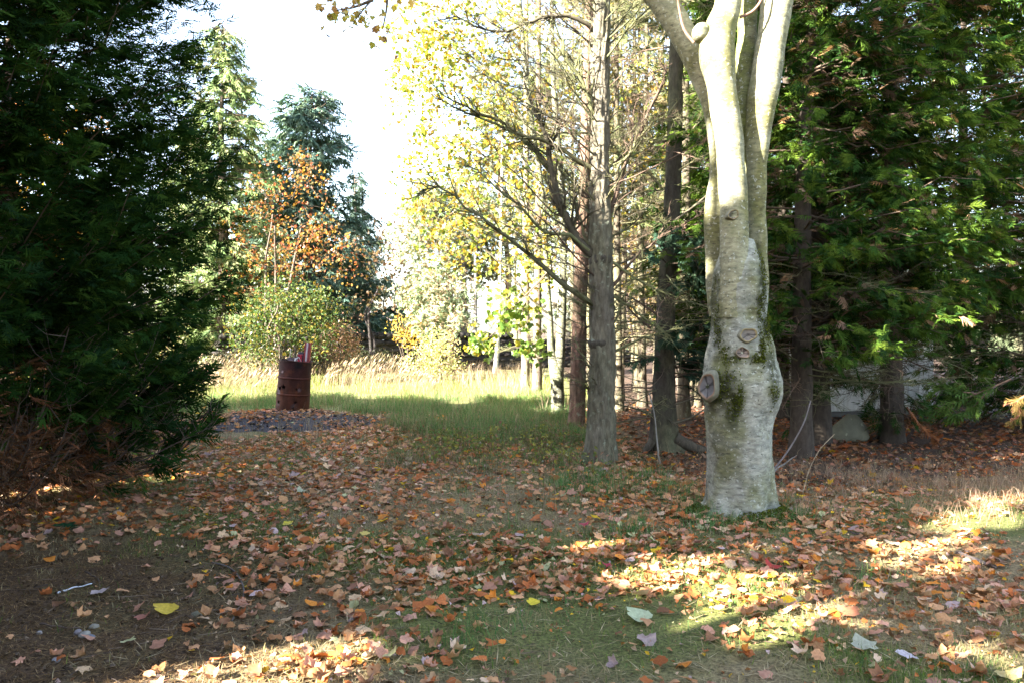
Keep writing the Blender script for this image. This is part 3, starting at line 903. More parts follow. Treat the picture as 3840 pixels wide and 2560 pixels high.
# moss tufts on the trunk and collar of moss at the foot
r = np.random.default_rng(55)
mb = MB()
TP = (A([(0, 0, 0), (0.35, 0.2, 0.5), (-0.3, 0.1, 0.6), (0, 0.9, 0.2)]), A([(0, 1, 2), (1, 3, 2), (0, 3, 1)]))
pos = []
for x, z, rx, rz, w in MOSS_BLOBS:
    for _ in range(170):
        a, b = r.normal(0, 0.55, 2); X = x + a * rx; Z = z + b * rz
        i_ = np.argmin(abs(pts[:, 2] - Z)); cx, rr = pts[i_, 0], pts[i_, 3]
        u = (X - cx) / rr
        if abs(u) < 0.99: pos.append((X, BY - rr * math.sqrt(1 - u * u) - 0.004, Z))
for _ in range(5200):
    a = r.uniform(math.pi, 2 * math.pi); rr = 0.30 + abs(r.normal(0, 0.20)); X = 1.96 + math.cos(a) * rr * 1.15; Y = BY + math.sin(a) * rr
    if vn(X * 5, Y * 5, 0, 4) > 0.38: pos.append((X, Y, float(gh(X, Y)) + 0.055 * math.exp(-((rr - 0.28) / 0.12) ** 2)))
pos = A(pos); n = len(pos)
mb.scat(*TP, frames(r.normal(0, 1, (n, 3)) + A([0, -0.5, 0.6])) * r.uniform(0.008, 0.022, n)[:, None, None], pos, mixcol([(0.07, 0.085, 0.014), (0.10, 0.12, 0.016), (0.05, 0.055, 0.014)], n, r))
part('moss', mb, M['moss'], t_b, smooth=False, kind='stuff')
# thin reddish shoots from the stems
for uv in [((2602, 160), (2570, 120), (2548, 40), (2535, -60)), ((2775, 65), (2820, 45), (2850, 10), (2870, -60)), ((2760, 20), (2790, -30), (2830, -90))]:
    mb = MB(); q = resample(A([P(u, v, BY - 0.12) for u, v in uv]), 12); tube(mb, q, np.linspace(0.014, 0.007, 12), 6, col=(0.24, 0.14, 0.10))
    part('shoot', mb, M['twig'], t_b)
# the part of its crown above the frame: sparse limbs and leaves
mb = MB(); mbl = MB(); r = np.random.default_rng(56)
for u, v, dY in [(2735, -700, -0.1), (2180, -500, 0.16), (3010, -700, 0.06), (2790, -300, 0.26), (1980, -900, 0.16), (2760, -1000, -0.1)]:
    p0 = P(u, v, BY + dY)
    for _ in range(5):
        d = A([r.normal(0.0, 0.7), r.normal(0, 0.6), 0.7]); b = wander(p0, d, r.uniform(1.2, 2.2), 8, 0.16, 0.03, r)
        tube(mb, b, np.linspace(0.04, 0.008, 9), 6, col=(0.25, 0.24, 0.2))
        n = 45; pp, dd = along(b, r.uniform(0.3, 1, n)); pp = pp + r.normal(0, 0.22, (n, 3))
        k_ = may_block(pp); pp = pp[k_]; n = len(pp)
        put_sprays(mbl, LEAF_LO, pp, r.normal(0, 1, (n, 3)), r.uniform(0.09, 0.15, n), mixcol([(0.36, 0.27, 0.05), (0.30, 0.20, 0.04), (0.25, 0.28, 0.05)], n, r), r)
part('upper_limbs', mb, M['bark_birch'], t_b)
part('upper_leaves', mbl, M['leaf_tree'], t_b, smooth=False, kind='stuff')


# ------------------------------------------------------------------ conifer trunks of the wood
def px_trunk(mb, rows, Y, n, rings, mat_col, sd, amp, ridge, base_flare=0.0, moss=0.0):
    q = A([[*P((ul + ur) / 2, v, Y), (ur - ul) / 2 * Y / 2987] for v, ul, ur in rows])
    q = resample(q, rings)
    def disp(V, R, a):
        x, y, z = V[..., 0], V[..., 1], V[..., 2]
        ca, sa = np.cos(a)[None] * ridge, np.sin(a)[None] * ridge
        wv = 0.8 * (vn(z * 1.2, 0, 0, sd + 5) - 0.5)
        n1 = vn(ca + wv, sa, z * 5.5, sd); n2 = vn(ca * 2.1, sa * 2.1, z * 13, sd + 1)
        plate = np.clip((n1 - 0.32) * 3.2, 0, 1)
        d = amp * (plate * 0.9 + 0.5 * n2 - 0.8) + 0.02 * (fbm(x * 3, y * 3, z * 2, sd + 2) - 0.5)
        if base_flare:
            d = d + base_flare * np.exp(-np.maximum(z, 0) / 0.16) * (0.35 + 0.65 * np.cos(a[None] * 4 + sd))
        return d
    def colf(V, ring):
        x, y, z = V[..., 0], V[..., 1], V[..., 2]
        c = A(mat_col) * (0.75 + 0.5 * fbm(x * 5, y * 5, z * 4, sd + 7))[..., None]
        if moss:
            w = (np.clip((fbm(x * 4, y * 4, z * 1.6, sd + 8) - 0.36) * 3, 0, 1) * moss)[..., None]
            c = c * (1 - w) + A([0.12, 0.125, 0.065]) * w
        return c
    tube(mb, q[:, :3], q[:, 3], n, disp=disp, colf=colf)
    return q


TWC = [(0.11, 0.105, 0.055), (0.14, 0.145, 0.07), (0.075, 0.065, 0.045), (0.11, 0.075, 0.055)]


def dead_limb(mb, p0, d, L, r, rad=0.02, up=0.0, ntw=14, bend=0.09, twl=0.55, fine=4, path=None):
    b = path if path is not None else wander(p0, d, L, 10, bend, up, r)
    c0 = A(TWC[r.integers(4)]) * r.uniform(0.8, 1.25)
    tube(mb, b, np.linspace(rad, rad * 0.22, len(b)), 6 if rad > 0.014 else 5, col=c0, cap=False)
    t = r.uniform(0.18, 1.0, ntw); p, dd = along(b, t)
    side = nrm(np.cross(dd, A([0.05, 0.1, 1.0])))
    sg = np.where(r.random(ntw) < 0.5, -1, 1)[:, None]
    d2 = nrm(dd * r.uniform(0.5, 1.0, (ntw, 1)) + side * sg * r.uniform(0.4, 0.9, (ntw, 1)) + r.normal(0, 0.28, (ntw, 3)) + A([0, 0, 0.08]))
    l = (r.uniform(0.4, 1.0, ntw) * twl * (1.15 - 0.6 * t))[:, None] * min(1.4, L / 1.2)
    m = p + d2 * l * 0.5 + r.normal(0, 0.03, (ntw, 3)) * l; e = p + d2 * l + r.normal(0, 0.10, (ntw, 3)) * l + A([0, 0, 0.05]) * l
    twigs(mb, p, m, e, rad * 0.30, c0 * 0.95)
    for f in range(fine):
        k = r.random(ntw)[:, None]; q = np.where(k < 0.5, p + (m - p) * k * 2, m + (e - m) * (k - 0.5) * 2)
        d3 = nrm(d2 + r.normal(0, 0.6, (ntw, 3))); l3 = l * r.uniform(0.25, 0.6, (ntw, 1))
        e3 = q + d3 * l3; twigs(mb, q, (q + e3) / 2 + r.normal(0, 0.02, (ntw, 3)), e3, rad * 0.16 + 0.0008, c0 * 1.1)
    return b


# main pine
PN_Y = 9.5
t_p = thing('pine_tree', 'straight furrowed pine trunk with whorls of bare dead branches and a long low limb', 'tree', P(2246, 1730, PN_Y) * A([1, 1, 0]))
mb = MB()
pine_rows = [(1775, 2165, 2330), (1735, 2184, 2310), (1680, 2192, 2308), (1600, 2200, 2308), (1538, 2205, 2308), (1400, 2210, 2308), (1283, 2213, 2306), (1100, 2212, 2298), (900, 2212, 2294), (702, 2213, 2285), (446, 2220, 2283), (191, 2216, 2285), (0, 2225, 2287), (-300, 2228, 2282), (-900, 2232, 2275)]
pine = px_trunk(mb, pine_rows, PN_Y, 64, 300, (0.135, 0.118, 0.090), 31, 0.030, 4.5, 0.05, 0.35)
part('trunk', mb, M['bark_pine'], t_p)
mb = MB(); r = np.random.default_rng(61)
def pz(v): return P(2250, v, PN_Y)
# whorl collars
for v in (975, 655, 1290):
    mw = MB(); p = P(2252, v, PN_Y); rr = np.interp(p[2], pine[:, 2], pine[:, 3])
    q = np.linspace(-1, 1, 9); tube(mw, np.stack((np.full(9, p[0]), np.full(9, p[1]), p[2] + q * 0.05), 1), rr * 0.94 + 0.012 * np.sqrt(np.clip(1.02 - q ** 2, 0, 1)), 28, col=(0.075, 0.065, 0.05), disp=lambda V, R, a: 0.026 * (vn(V[..., 0] * 14, V[..., 1] * 14, V[..., 2] * 14, 4) - 0.6) * 2)
    part('branch_collar', mw, M['bark_pine'], t_p)
limb_px = [
    ([(2232, 1150), (2130, 1080), (2010, 985), (1880, 870), (1760, 780), (1690, 725), (1640, 705), (1585, 712)], 0.036, 26, -0.3),
    ([(2240, 975), (2170, 900), (2110, 790), (2075, 690), (2060, 560), (2035, 470), (2000, 400), (1975, 330)], 0.060, 26, -0.15),
    ([(2060, 640), (2000, 560), (1900, 480), (1800, 440), (1700, 400), (1640, 370)], 0.026, 22, -0.2),
    ([(2245, 650), (2150, 590), (2060, 540), (1960, 510), (1850, 440), (1740, 400), (1650, 350)], 0.030, 24, -0.35),
    ([(2240, 470), (2210, 380), (2180, 300), (2130, 230), (2100, 150), (2080, 60)], 0.030, 20, -0.2),
    ([(2235, 120), (2180, 75), (2080, 60), (1980, 85), (1900, 120), (1800, 110), (1700, 60)], 0.030, 26, -0.3),
    ([(2240, 965), (2140, 890), (2060, 870), (1960, 790), (1840, 690), (1740, 620)], 0.026, 26, -0.4),
    ([(2240, 970), (2190, 880), (2160, 780), (2110, 700), (2090, 600)], 0.022, 16, 0.1),
    ([(2285, 800), (2330, 660), (2390, 520), (2440, 400), (2500, 260)], 0.030, 18, 0.1),
    ([(2290, 1080), (2400, 950), (2500, 880), (2640, 800)], 0.022, 18, 0.1),
    ([(2295, 660), (2370, 560), (2440, 470), (2520, 410)], 0.022, 18, -0.2),
    ([(2300, 1110), (2400, 1180), (2500, 1250), (2560, 1330)], 0.018, 12, 0.0),
    ([(2290, 980), (2380, 1040), (2470, 1090), (2580, 1130)], 0.020, 16, 0.0),
    ([(2300, 1320), (2380, 1280), (2500, 1245), (2600, 1215)], 0.018, 12, -0.3),
    ([(2215, 1380), (2180, 1330), (2150, 1260)], 0.016, 5, -0.2),
    ([(2290, 1370), (2286, 1310), (2296, 1270)], 0.032, 0, -0.1),
    ([(2300, 1210), (2350, 1090), (2390, 1010), (2420, 920)], 0.014, 12, -0.3),
]
for pxs, rad, ntw, dY in limb_px:
    q = A([P(u, v, PN_Y + dY * min(1, k / 3)) for k, (u, v) in enumerate(pxs)])
    q = resample(q, 14); q[1:-1] += r.normal(0, 0.012, (12, 3))
    m_ = MB(); dead_limb(m_, None, None, max(0.6, np.linalg.norm(q[-1] - q[0])), r, rad, 0, ntw, path=q, twl=0.5, fine=4)
    part('dead_branch', m_, M['twig'], t_p)
m_ = MB()
for k in range(124):
    v = r.uniform(-250, 1250) if k < 110 else r.uniform(1250, 1500)
    p0 = pz(v); a = r.uniform(1.9, 4.4) if k % 3 else r.uniform(-1.2, 1.6)
    L = r.uniform(0.7, 2.6) if v < 1100 else r.uniform(0.3, 0.8)
    dead_limb(m_, p0, (math.cos(a), math.sin(a) * 0.8, r.uniform(0.25, 0.85)), L, r, r.uniform(0.007, 0.014), 0.01, 14, 0.10, 0.5, 4)
part('fine_dead_branches', m_, M['twig'], t_p, kind='stuff')
# its living crown is above the frame
NC = [(0.045, 0.075, 0.035), (0.06, 0.09, 0.045), (0.08, 0.10, 0.05)]
m_ = MB()
for k in range(40):
    p0 = pz(r.uniform(-900, -300)); a = r.uniform(0, 6.28); b = wander(p0, (math.cos(a), math.sin(a), 0.4), r.uniform(0.8, 1.6), 5, 0.1, 0.02, r)
    n = 26; pp, dd = along(b, r.uniform(0.3, 1, n)); pp = pp + r.normal(0, 0.1, (n, 3)); kk = may_block(pp)
    pp, dd = pp[kk], dd[kk]; n = len(pp)
    put_sprays(m_, ND, pp, nrm(dd + r.normal(0, 0.5, (n, 3))), r.uniform(0.2, 0.35, n), mixcol(NC, n, r), r)
part('crown', m_, M['needle'], t_p, smooth=False, kind='stuff')

# reddish pine just behind
RY = 12.6
t_ = thing('pine_tree', 'leaning reddish brown scaly trunk just behind the furrowed pine', 'tree', P(2158, 1610, RY) * A([1, 1, 0]))
mb = MB(); px_trunk(mb, [(1650, 2112, 2206), (1608, 2122, 2194), (1540, 2134, 2194), (1411, 2139, 2195), (1250, 2146, 2198), (1091, 2152, 2202), (900, 2160, 2206), (765, 2169, 2209), (446, 2180, 2217), (200, 2190, 2222), (-300, 2200, 2228)], RY, 40, 200, (0.15, 0.088, 0.066), 41, 0.020, 4, 0.03, 0.25)
part('trunk', mb, M['bark_pine'], t_)
m_ = MB()
for k in range(46):
    v = r.uniform(-300, 1300); p0 = P(2185, v, RY); a = r.uniform(0, 6.28)
    dead_limb(m_, p0, (math.cos(a), math.sin(a), r.uniform(0.1, 0.7)), r.uniform(0.6, 1.9), r, r.uniform(0.007, 0.014), 0.01, 12, 0.10, 0.5, 3)
for k in range(6):
    v = r.uniform(1350, 1560); p0 = P(2165, v, RY); a = r.uniform(2, 4)
    dead_limb(m_, p0, (math.cos(a), math.sin(a), 0.1), 0.5, r, 0.006, 0.01, 8, 0.1, 0.4, 2)
part('dead_branches', m_, M['twig'], t_, kind='stuff')

# dark spruce trunk right of the pine, with flaring roots
SY = 10.2
t_s = thing('spruce_tree', 'dark spruce trunk with flared root and horizontal dead branches left of the pale tree', 'tree', P(2490, 1690, SY) * A([1, 1, 0]))
mb = MB()
px_trunk(mb, [(1745, 2400, 2605), (1705, 2424, 2575), (1660, 2434, 2552), (1590, 2441, 2540), (1500, 2445, 2534), (1300, 2455, 2530), (1091, 2468, 2532), (850, 2486, 2548), (574, 2498, 2556), (200, 2512, 2560), (-100, 2520, 2562), (-700, 2530, 2560)], SY, 48, 240, (0.050, 0.042, 0.034), 51, 0.014, 5, 0.06, 0.55)
part('trunk', mb, M['bark_dark'], t_s)
m_ = MB()
for pxs, rad in [([(2530, 1640), (2580, 1668), (2650, 1690), (2720, 1712)], 0.085), ([(2450, 1650), (2420, 1690), (2400, 1730)], 0.06), ([(2500, 1680), (2520, 1720), (2545, 1750)], 0.06)]:
    q = resample(A([P(u, v, SY - 0.1) for u, v in pxs]), 12); tube(m_, q, np.linspace(rad, rad * 0.35, 12), 14, col=(0.07, 0.06, 0.045), disp=lambda V, R, a: 0.012 * (fbm(V[..., 0] * 12, V[..., 1] * 12, V[..., 2] * 12, 3) - 0.5))
part('root', m_, M['bark_dark'], t_s)
m_ = MB(); r = np.random.default_rng(63)
for k in range(86):
    v = r.uniform(-200, 1560); p0 = P(2505 + r.uniform(-15, 15), v, SY); a = r.uniform(0, 6.28)
    dead_limb(m_, p0, (math.cos(a), math.sin(a) * 0.9, r.uniform(-0.25, 0.35)), r.uniform(0.5, 1.9), r, r.uniform(0.006, 0.013), -0.01, 12, 0.08, 0.45, 4)
part('fine_dead_branches', m_, M['twig'], t_s, kind='stuff')
for pxs, rad in [([(2530, 830), (2620, 760), (2700, 690), (2780, 640)], 0.018), ([(2465, 1180), (2390, 1130), (2310, 1090), (2240, 1070)], 0.018), ([(2440, 1230), (2380, 1180), (2330, 1120)], 0.018), ([(2445, 1555), (2380, 1530), (2310, 1515)], 0.016), ([(2530, 1515), (2600, 1495), (2680, 1500)], 0.014), ([(2530, 1585), (2600, 1560), (2660, 1520), (2710, 1490)], 0.018), ([(2480, 700), (2420, 640), (2350, 590)], 0.014), ([(2545, 640), (2610, 600), (2690, 560)], 0.014)]:
    q = resample(A([P(u, v, SY - 0.25) for u, v in pxs]), 12); m_ = MB()
    dead_limb(m_, None, None, 0.9, r, rad, path=q, ntw=10, twl=0.4, fine=3); part('dead_branch', m_, M['twig'], t_s)
m_ = MB()
for k in range(46):
    v = r.choice([930, 960, 1010, 1060, 1330, 1250, 1380]) + r.normal(0, 25); p0 = P(2505, v, SY); a = r.choice([-0.5, 0.0, -1.2, -2.4, 0.4]) + r.normal(0, 0.25)
    L = r.uniform(0.5, 1.05); b = wander(p0, (math.cos(a), math.sin(a), 0.25), L, 6, 0.08, -0.06, r)
    tube(m_, b, np.linspace(0.008, 0.003, 7), 4, col=(0.08, 0.06, 0.045), cap=False)
    n = 18; pp, dd = along(b, r.uniform(0.25, 1, n))
    put_sprays(m_, ND, pp, nrm(dd + r.normal(0, 0.5, (n, 3)) + A([0, 0, -0.15])), r.uniform(0.12, 0.24, n), mixcol([(0.028, 0.055, 0.036), (0.045, 0.085, 0.055), (0.03, 0.05, 0.03)], n, r), r)
part('green_branches', m_, M['needle'], t_s, smooth=False, kind='stuff')


# ---- cypresses on the right, shared crowns
def cyp_variant(seed, zl=1.5, nb=270):
    r = np.random.default_rng(seed); H = 10.5
    br = cypress_branches(9.0, cypress_profile(H, 2.15, 2.6), nb, r, zl, 0.10, 1.0)
    for b in br: b[:, 2] -= 0.10 * np.linspace(0, 1, len(b)) ** 2 * np.linalg.norm(b[-1] - b[0])
    m1 = MB()
    for b in br[::2]: tube(m1, b, np.linspace(0.018, 0.003, len(b)), 4, col=(0.10, 0.075, 0.055), cap=False)
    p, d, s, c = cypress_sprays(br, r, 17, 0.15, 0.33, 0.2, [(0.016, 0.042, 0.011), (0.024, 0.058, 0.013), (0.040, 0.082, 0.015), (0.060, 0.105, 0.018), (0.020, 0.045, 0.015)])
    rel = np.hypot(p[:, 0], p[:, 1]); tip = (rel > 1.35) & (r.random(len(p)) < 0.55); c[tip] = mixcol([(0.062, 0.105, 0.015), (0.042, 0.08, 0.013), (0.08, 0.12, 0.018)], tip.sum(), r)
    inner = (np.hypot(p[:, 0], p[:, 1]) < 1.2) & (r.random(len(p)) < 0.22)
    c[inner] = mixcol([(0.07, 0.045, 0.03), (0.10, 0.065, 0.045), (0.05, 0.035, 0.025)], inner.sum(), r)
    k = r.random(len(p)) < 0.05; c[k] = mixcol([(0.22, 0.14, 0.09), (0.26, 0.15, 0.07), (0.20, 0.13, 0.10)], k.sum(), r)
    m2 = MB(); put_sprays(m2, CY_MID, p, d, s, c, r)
    m3 = MB()
    for k in range(44):
        a = r.uniform(0, 6.28); z = r.uniform(0.7, 2.6)
        dead_limb(m3, A([0, 0, z]), (math.cos(a), math.sin(a), r.uniform(-0.2, 0.25)), r.uniform(0.7, 1.9), r, r.uniform(0.007, 0.014), -0.012, 12, 0.08, 0.5, 3)
    m4 = MB(); simple_trunk(m4, (0, 0, -0.1), (0.1, 0.05, 9.6), 0.15, 0.02, r, 18, 60, 0.45, (0.050, 0.040, 0.032), 0.012, 0.14, 9)
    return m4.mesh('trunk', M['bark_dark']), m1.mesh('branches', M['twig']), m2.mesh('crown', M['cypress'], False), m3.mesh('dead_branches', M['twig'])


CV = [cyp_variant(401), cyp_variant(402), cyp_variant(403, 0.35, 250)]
right = [
    (G(3003, 1712), 0, 0.3, 0.92, 'slim dark cypress trunk nearest the pale tree on its right'),
    (G(3072, 1662), 1, 1.3, 1.05, 'thicker dark cypress trunk just right of the slim one, beside the boulder'),
    (G(3345, 1646), 0, 2.2, 1.10, 'cypress with bushy shaggy base standing in front of the white shed'),
    (G(2928, 1568), 1, 4.0, 0.95, 'dark cypress half hidden behind the pale trunk'),
    (A([8.3, 12.3, 0]), 2, 5.2, 1.10, 'cypress with sunlit green sprays right of the white shed'),
    (A([10.6, 14.2, 0]), 2, 0.9, 1.12, 'cypress at the right edge of the wood'),
    (A([4.6, 15.6, 0]), 1, 2.9, 1.0, 'cypress standing behind the left end of the white shed'),
    (A([9.3, 16.4, 0]), 1, 0.4, 1.05, 'cypress in the second row at the far right'),
    (A([7.4, 18.6, 0]), 0, 3.6, 0.9, 'cypress behind the white shed towards the right'),
]
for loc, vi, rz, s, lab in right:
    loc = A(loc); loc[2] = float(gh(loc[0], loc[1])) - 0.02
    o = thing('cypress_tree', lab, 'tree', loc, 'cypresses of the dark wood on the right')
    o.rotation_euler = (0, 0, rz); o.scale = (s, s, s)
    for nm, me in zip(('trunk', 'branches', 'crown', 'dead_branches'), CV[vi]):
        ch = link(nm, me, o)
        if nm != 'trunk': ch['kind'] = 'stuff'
r = np.random.default_rng(66)
for (u0, v0, sc_, lab) in ((3345, 1646, 34, 'dead lattice and thin green sprays round the shaggy foot'), (3072, 1662, 14, 'thin low dead branches')):
    b0 = G(u0, v0); par = [o for o in bpy.data.objects if o.name.startswith('cypress_tree') and abs(o.location.x - b0[0]) < 0.02 and abs(o.location.y - b0[1]) < 0.02][0]
    m_ = MB(); m2 = MB()
    for k in range(sc_):
        a = r.uniform(0, 6.28); z = r.uniform(0.25, 1.9); q = dead_limb(m_, b0 + A([0, 0, z]), (math.cos(a), math.sin(a), r.uniform(-0.35, 0.15)), r.uniform(0.5, 1.7) if z > 0.7 else r.uniform(0.3, 0.6), r, 0.010, -0.012, 14, 0.08, 0.5, 4)
        n = 9; pp, dd = along(q, r.uniform(0.2, 1, n)); put_sprays(m2, CY_HI, pp, nrm(dd + r.normal(0, 0.5, (n, 3)) + A([0, 0, -0.3])), r.uniform(0.12, 0.24, n), mixcol([(0.02, 0.05, 0.014), (0.03, 0.07, 0.018), (0.06, 0.04, 0.025)], n, r), r)
    for nm, mm, mat in (('low_branches', m_, M['twig']), ('low_foliage', m2, M['cypress'])):
        me = mm.mesh(nm, mat, nm == 'low_branches', b0 + A([0, 0, par.location.z])); o = bpy.data.objects.new(nm, me); COL.objects.link(o); o.parent = par; o['kind'] = 'stuff'
        S_ = 1 / par.scale[0]; o.scale = (S_, S_, S_); o.rotation_euler = (0, 0, -par.rotation_euler[2])
# a low branch hanging into the sun, and the browned branch lying below it
r = np.random.default_rng(64)
m_ = MB(); m2 = MB()
t_l = thing('cypress_sprig', 'bright green cypress branch hanging low into the sun on the right', 'branch', P(3765, 1440, 9.7))
for pxs in [((3790, 1420), (3700, 1460), (3600, 1500), (3510, 1545)), ((3660, 1475), (3590, 1465), (3520, 1450)), ((3700, 1470), (3640, 1530), (3580, 1550))]:
    q = resample(A([P(u, v, 9.7) for u, v in pxs]), 8); tube(m_, q, np.linspace(0.012, 0.004, 8), 5, col=(0.14, 0.09, 0.06))
    n = 40; pp, dd = along(q, r.uniform(0.15, 1, n)); put_sprays(m2, CY_HI, pp, nrm(dd + r.normal(0, 0.5, (n, 3))), r.uniform(0.12, 0.26, n), mixcol([(0.08, 0.13, 0.03), (0.06, 0.11, 0.03)], n, r), r)
part('branch', m_, M['twig'], t_l); part('foliage', m2, M['cypress'], t_l, smooth=False)
for lab, pxs, Y, cl in [('orange brown dead cypress branch lying against the shaggy cypress foot', ((3400, 1525), (3440, 1580), (3480, 1620), (3515, 1655)), 10.9, [(0.30, 0.12, 0.05), (0.24, 0.10, 0.05)]),
                        ('reddish twig poking in from the right edge above the leaf litter', ((3850, 1480), (3810, 1510), (3830, 1540), (3790, 1580)), 8.6, [(0.26, 0.12, 0.07), (0.20, 0.14, 0.05)])]:
    t_l = thing('dead_branch', lab, 'branch', P(*pxs[-1], Y)); m_ = MB(); m2 = MB()
    q = resample(A([P(u, v, Y) for u, v in pxs]), 8); tube(m_, q, np.linspace(0.016, 0.006, 8), 5, col=(0.22, 0.10, 0.06))
    n = 34; pp, dd = along(q, r.uniform(0.05, 1, n)); put_sprays(m2, CY_HI, pp, nrm(dd + r.normal(0, 0.35, (n, 3))), r.uniform(0.08, 0.18, n), mixcol(cl, n, r), r)
    part('stick', m_, M['twig'], t_l); part('foliage', m2, M['cypress'], t_l, smooth=False)
# ------------------------------------------------------------------ broadleaf trees
def colonize(nodes, targets, r, mbt, rad0=0.012, col=(0.12, 0.10, 0.07), step=0.35, wob=0.06):
    """grow twigs from a skeleton (list of points) to every target, nearest first; returns the twig end directions"""
    nodes = [A(n, float) for n in nodes]; N = np.array(nodes)
    order = np.argsort([np.min(((N - t) ** 2).sum(1)) for t in targets])
    P0, P1, P2, RR = [], [], [], []; dirs = np.zeros((len(targets), 3))
    buf = np.zeros((len(nodes) + 12 * len(targets) + 10, 3)); buf[:len(nodes)] = N; cnt = len(nodes)
    for i in order:
        t = targets[i]
        d2 = ((buf[:cnt] - t) ** 2).sum(1) + 0.6 * np.maximum(0, buf[:cnt, 2] - t[2]) ** 2
        a = buf[int(np.argmin(d2))].copy(); L = np.linalg.norm(t - a)
        n = max(1, min(6, int(L / step)))
        cur = a
        for k in range(1, n + 1):
            nx_ = a + (t - a) * k / n + (r.normal(0, wob, 3) * min(1, L) if k < n else 0) + A([0, 0, -0.04 * L * math.sin(math.pi * k / n)])
            P0.append(cur); P1.append((cur + nx_) / 2 + r.normal(0, 0.012, 3)); P2.append(nx_ + nrm(nx_ - cur) * 0.04); RR.append(rad0 * (1.0 - 0.55 * k / (n + 0.001)) * (0.6 + 0.4 * min(1, L)))
            cur = nx_; buf[cnt] = cur; cnt += 1
        dirs[i] = nrm(t - a)
    twigs(mbt, np.array(P0), np.array(P1), np.array(P2), np.array(RR), col)
    return dirs


def blob_targets(n, c, rad, r, hollow=0.0, cull=None):
    out = np.zeros((0, 3))
    while len(out) < n:
        q = r.normal(0, 1, (n * 2, 3)); q = nrm(q) * (r.random((n * 2, 1)) ** (1 / 3.0))
        q = q[np.linalg.norm(q, axis=1) > hollow]
        q = A(c) + q * A(rad)
        if cull is not None: q = q[cull(q)]
        out = np.concatenate((out, q))
    return out[:n]


def leaf_cloud(mb, tmpl, targets, per, spread, size, cols, r, hang=0.4, jit=0.25):
    n = len(targets) * per
    p = np.repeat(targets, per, 0) + r.normal(0, spread, (n, 3)); d = r.normal(0, 1, (n, 3)) + A([0, 0, -hang])
    put_sprays(mb, tmpl, p, d, r.uniform(size[0], size[1], n), mixcol(cols, n, r, jit), r, up=(0.2, -0.5, 0.8), roll=0.9)


# ---- forked maple with the blown-out yellow crown
MY = 14.7
t_y = thing('maple_tree', 'forked pale trunk of the bright yellow leaved maple left of the pines', 'tree', P(2088, 1557, MY) * A([1, 1, 0]))
mb = MB(); r = np.random.default_rng(71)
def pale_col(V, ring):
    n = fbm(V[..., 0] * 5, V[..., 1] * 5, V[..., 2] * 4, 172)[..., None]
    return A([0.16, 0.16, 0.11]) * (0.5 + 0.8 * n) * (1 - np.clip((0.45 - n) * 4, 0, 0.5)) + A([0.02, 0.03, 0.0]) * (n > 0.5)
dsp = lambda V, R, a: 0.02 * (fbm(V[..., 0] * 5, V[..., 1] * 5, V[..., 2] * 3, 93) - 0.5) * 2
sk = []
for pxs in [[(2089, 1600, 34), (2090, 1557, 27), (2090, 1450, 25), (2085, 1390, 26), (2070, 1330, 15), (2063, 1200, 13), (2053, 1091, 12), (2045, 900, 11), (2030, 700, 10), (2000, 500, 9), (1970, 250, 8), (1950, 0, 6), (1930, -250, 4)],
            [(2093, 1420, 20), (2100, 1330, 19), (2104, 1200, 17), (2110, 1091, 15), (2112, 900, 14), (2105, 700, 12), (2090, 500, 11), (2075, 300, 10), (2070, 50, 8), (2060, -250, 5)]]:
    q = resample(A([[*P(u, v, MY), rr * MY / 2987] for u, v, rr in pxs]), 60)
    tube(mb, q[:, :3], q[:, 3], 16, colf=pale_col, disp=dsp); sk += list(q[18:, :3])
part('trunk', mb, M['bark_birch'], t_y)
limbs = MB()
for pxs, rad, dY in [([(2045, 900), (1960, 760), (1860, 640), (1740, 540), (1620, 480), (1540, 450)], 0.035, -0.3), ([(2030, 700), (1940, 560), (1830, 440), (1700, 330), (1560, 270)], 0.035, 0.2), ([(2000, 500), (1900, 360), (1790, 230), (1660, 130), (1540, 60)], 0.035, -0.3),
                     ([(1970, 250), (1880, 130), (1760, 0), (1640, -90)], 0.03, 0.0), ([(2110, 1000), (2000, 930), (1880, 830), (1760, 760), (1640, 700)], 0.03, 0.5), ([(2063, 1180), (1990, 1120), (1900, 1010), (1800, 920), (1700, 860)], 0.025, -0.8),
                     ([(2090, 500), (2160, 380), (2230, 250), (2300, 150)], 0.03, 0.6), ([(2105, 700), (2180, 600), (2260, 540), (2360, 450)], 0.025, 0.9), ([(2112, 900), (2200, 830), (2320, 780), (2420, 700)], 0.025, 0.9)]:
    q = resample(A([P(u, v, MY + dY * k / 4) for k, (u, v) in enumerate(pxs)]), 16); q[1:] += r.normal(0, 0.03, (15, 3))
    tube(limbs, q, np.linspace(rad, 0.008, 16), 6, col=(0.15, 0.14, 0.10)); sk += list(q)
YEL = [(0.36, 0.31, 0.05), (0.31, 0.31, 0.06), (0.23, 0.28, 0.05), (0.36, 0.25, 0.035), (0.16, 0.23, 0.045), (0.30, 0.19, 0.035)]
cen = [(P(1700, 380, MY), (1.15, 1.0, 1.5), 150), (P(1800, 30, MY), (1.4, 1.2, 1.2), 130), (P(1640, 700, MY), (0.9, 0.8, 1.0), 80), (P(1900, 600, MY), (1.0, 1.0, 1.6), 110), (P(1560, 180, MY), (0.75, 0.8, 1.2), 70), (P(1750, 930, MY), (0.7, 0.7, 0.7), 40), (P(2050, 200, MY + .6), (1.2, 1.0, 1.8), 70), (P(2360, 480, MY + 1.2), (1.1, 0.9, 1.4), 55), (P(1990, 950, MY - .2), (0.7, 0.6, 0.9), 40), (P(2330, 900, MY + 2.2), (1.1, 0.9, 1.2), 40)]
tg = np.concatenate([blob_targets(int(n_ * 1.2), c_, q_, r) for c_, q_, n_ in cen])
colonize(sk, tg, r, limbs, 0.011, (0.15, 0.13, 0.085))
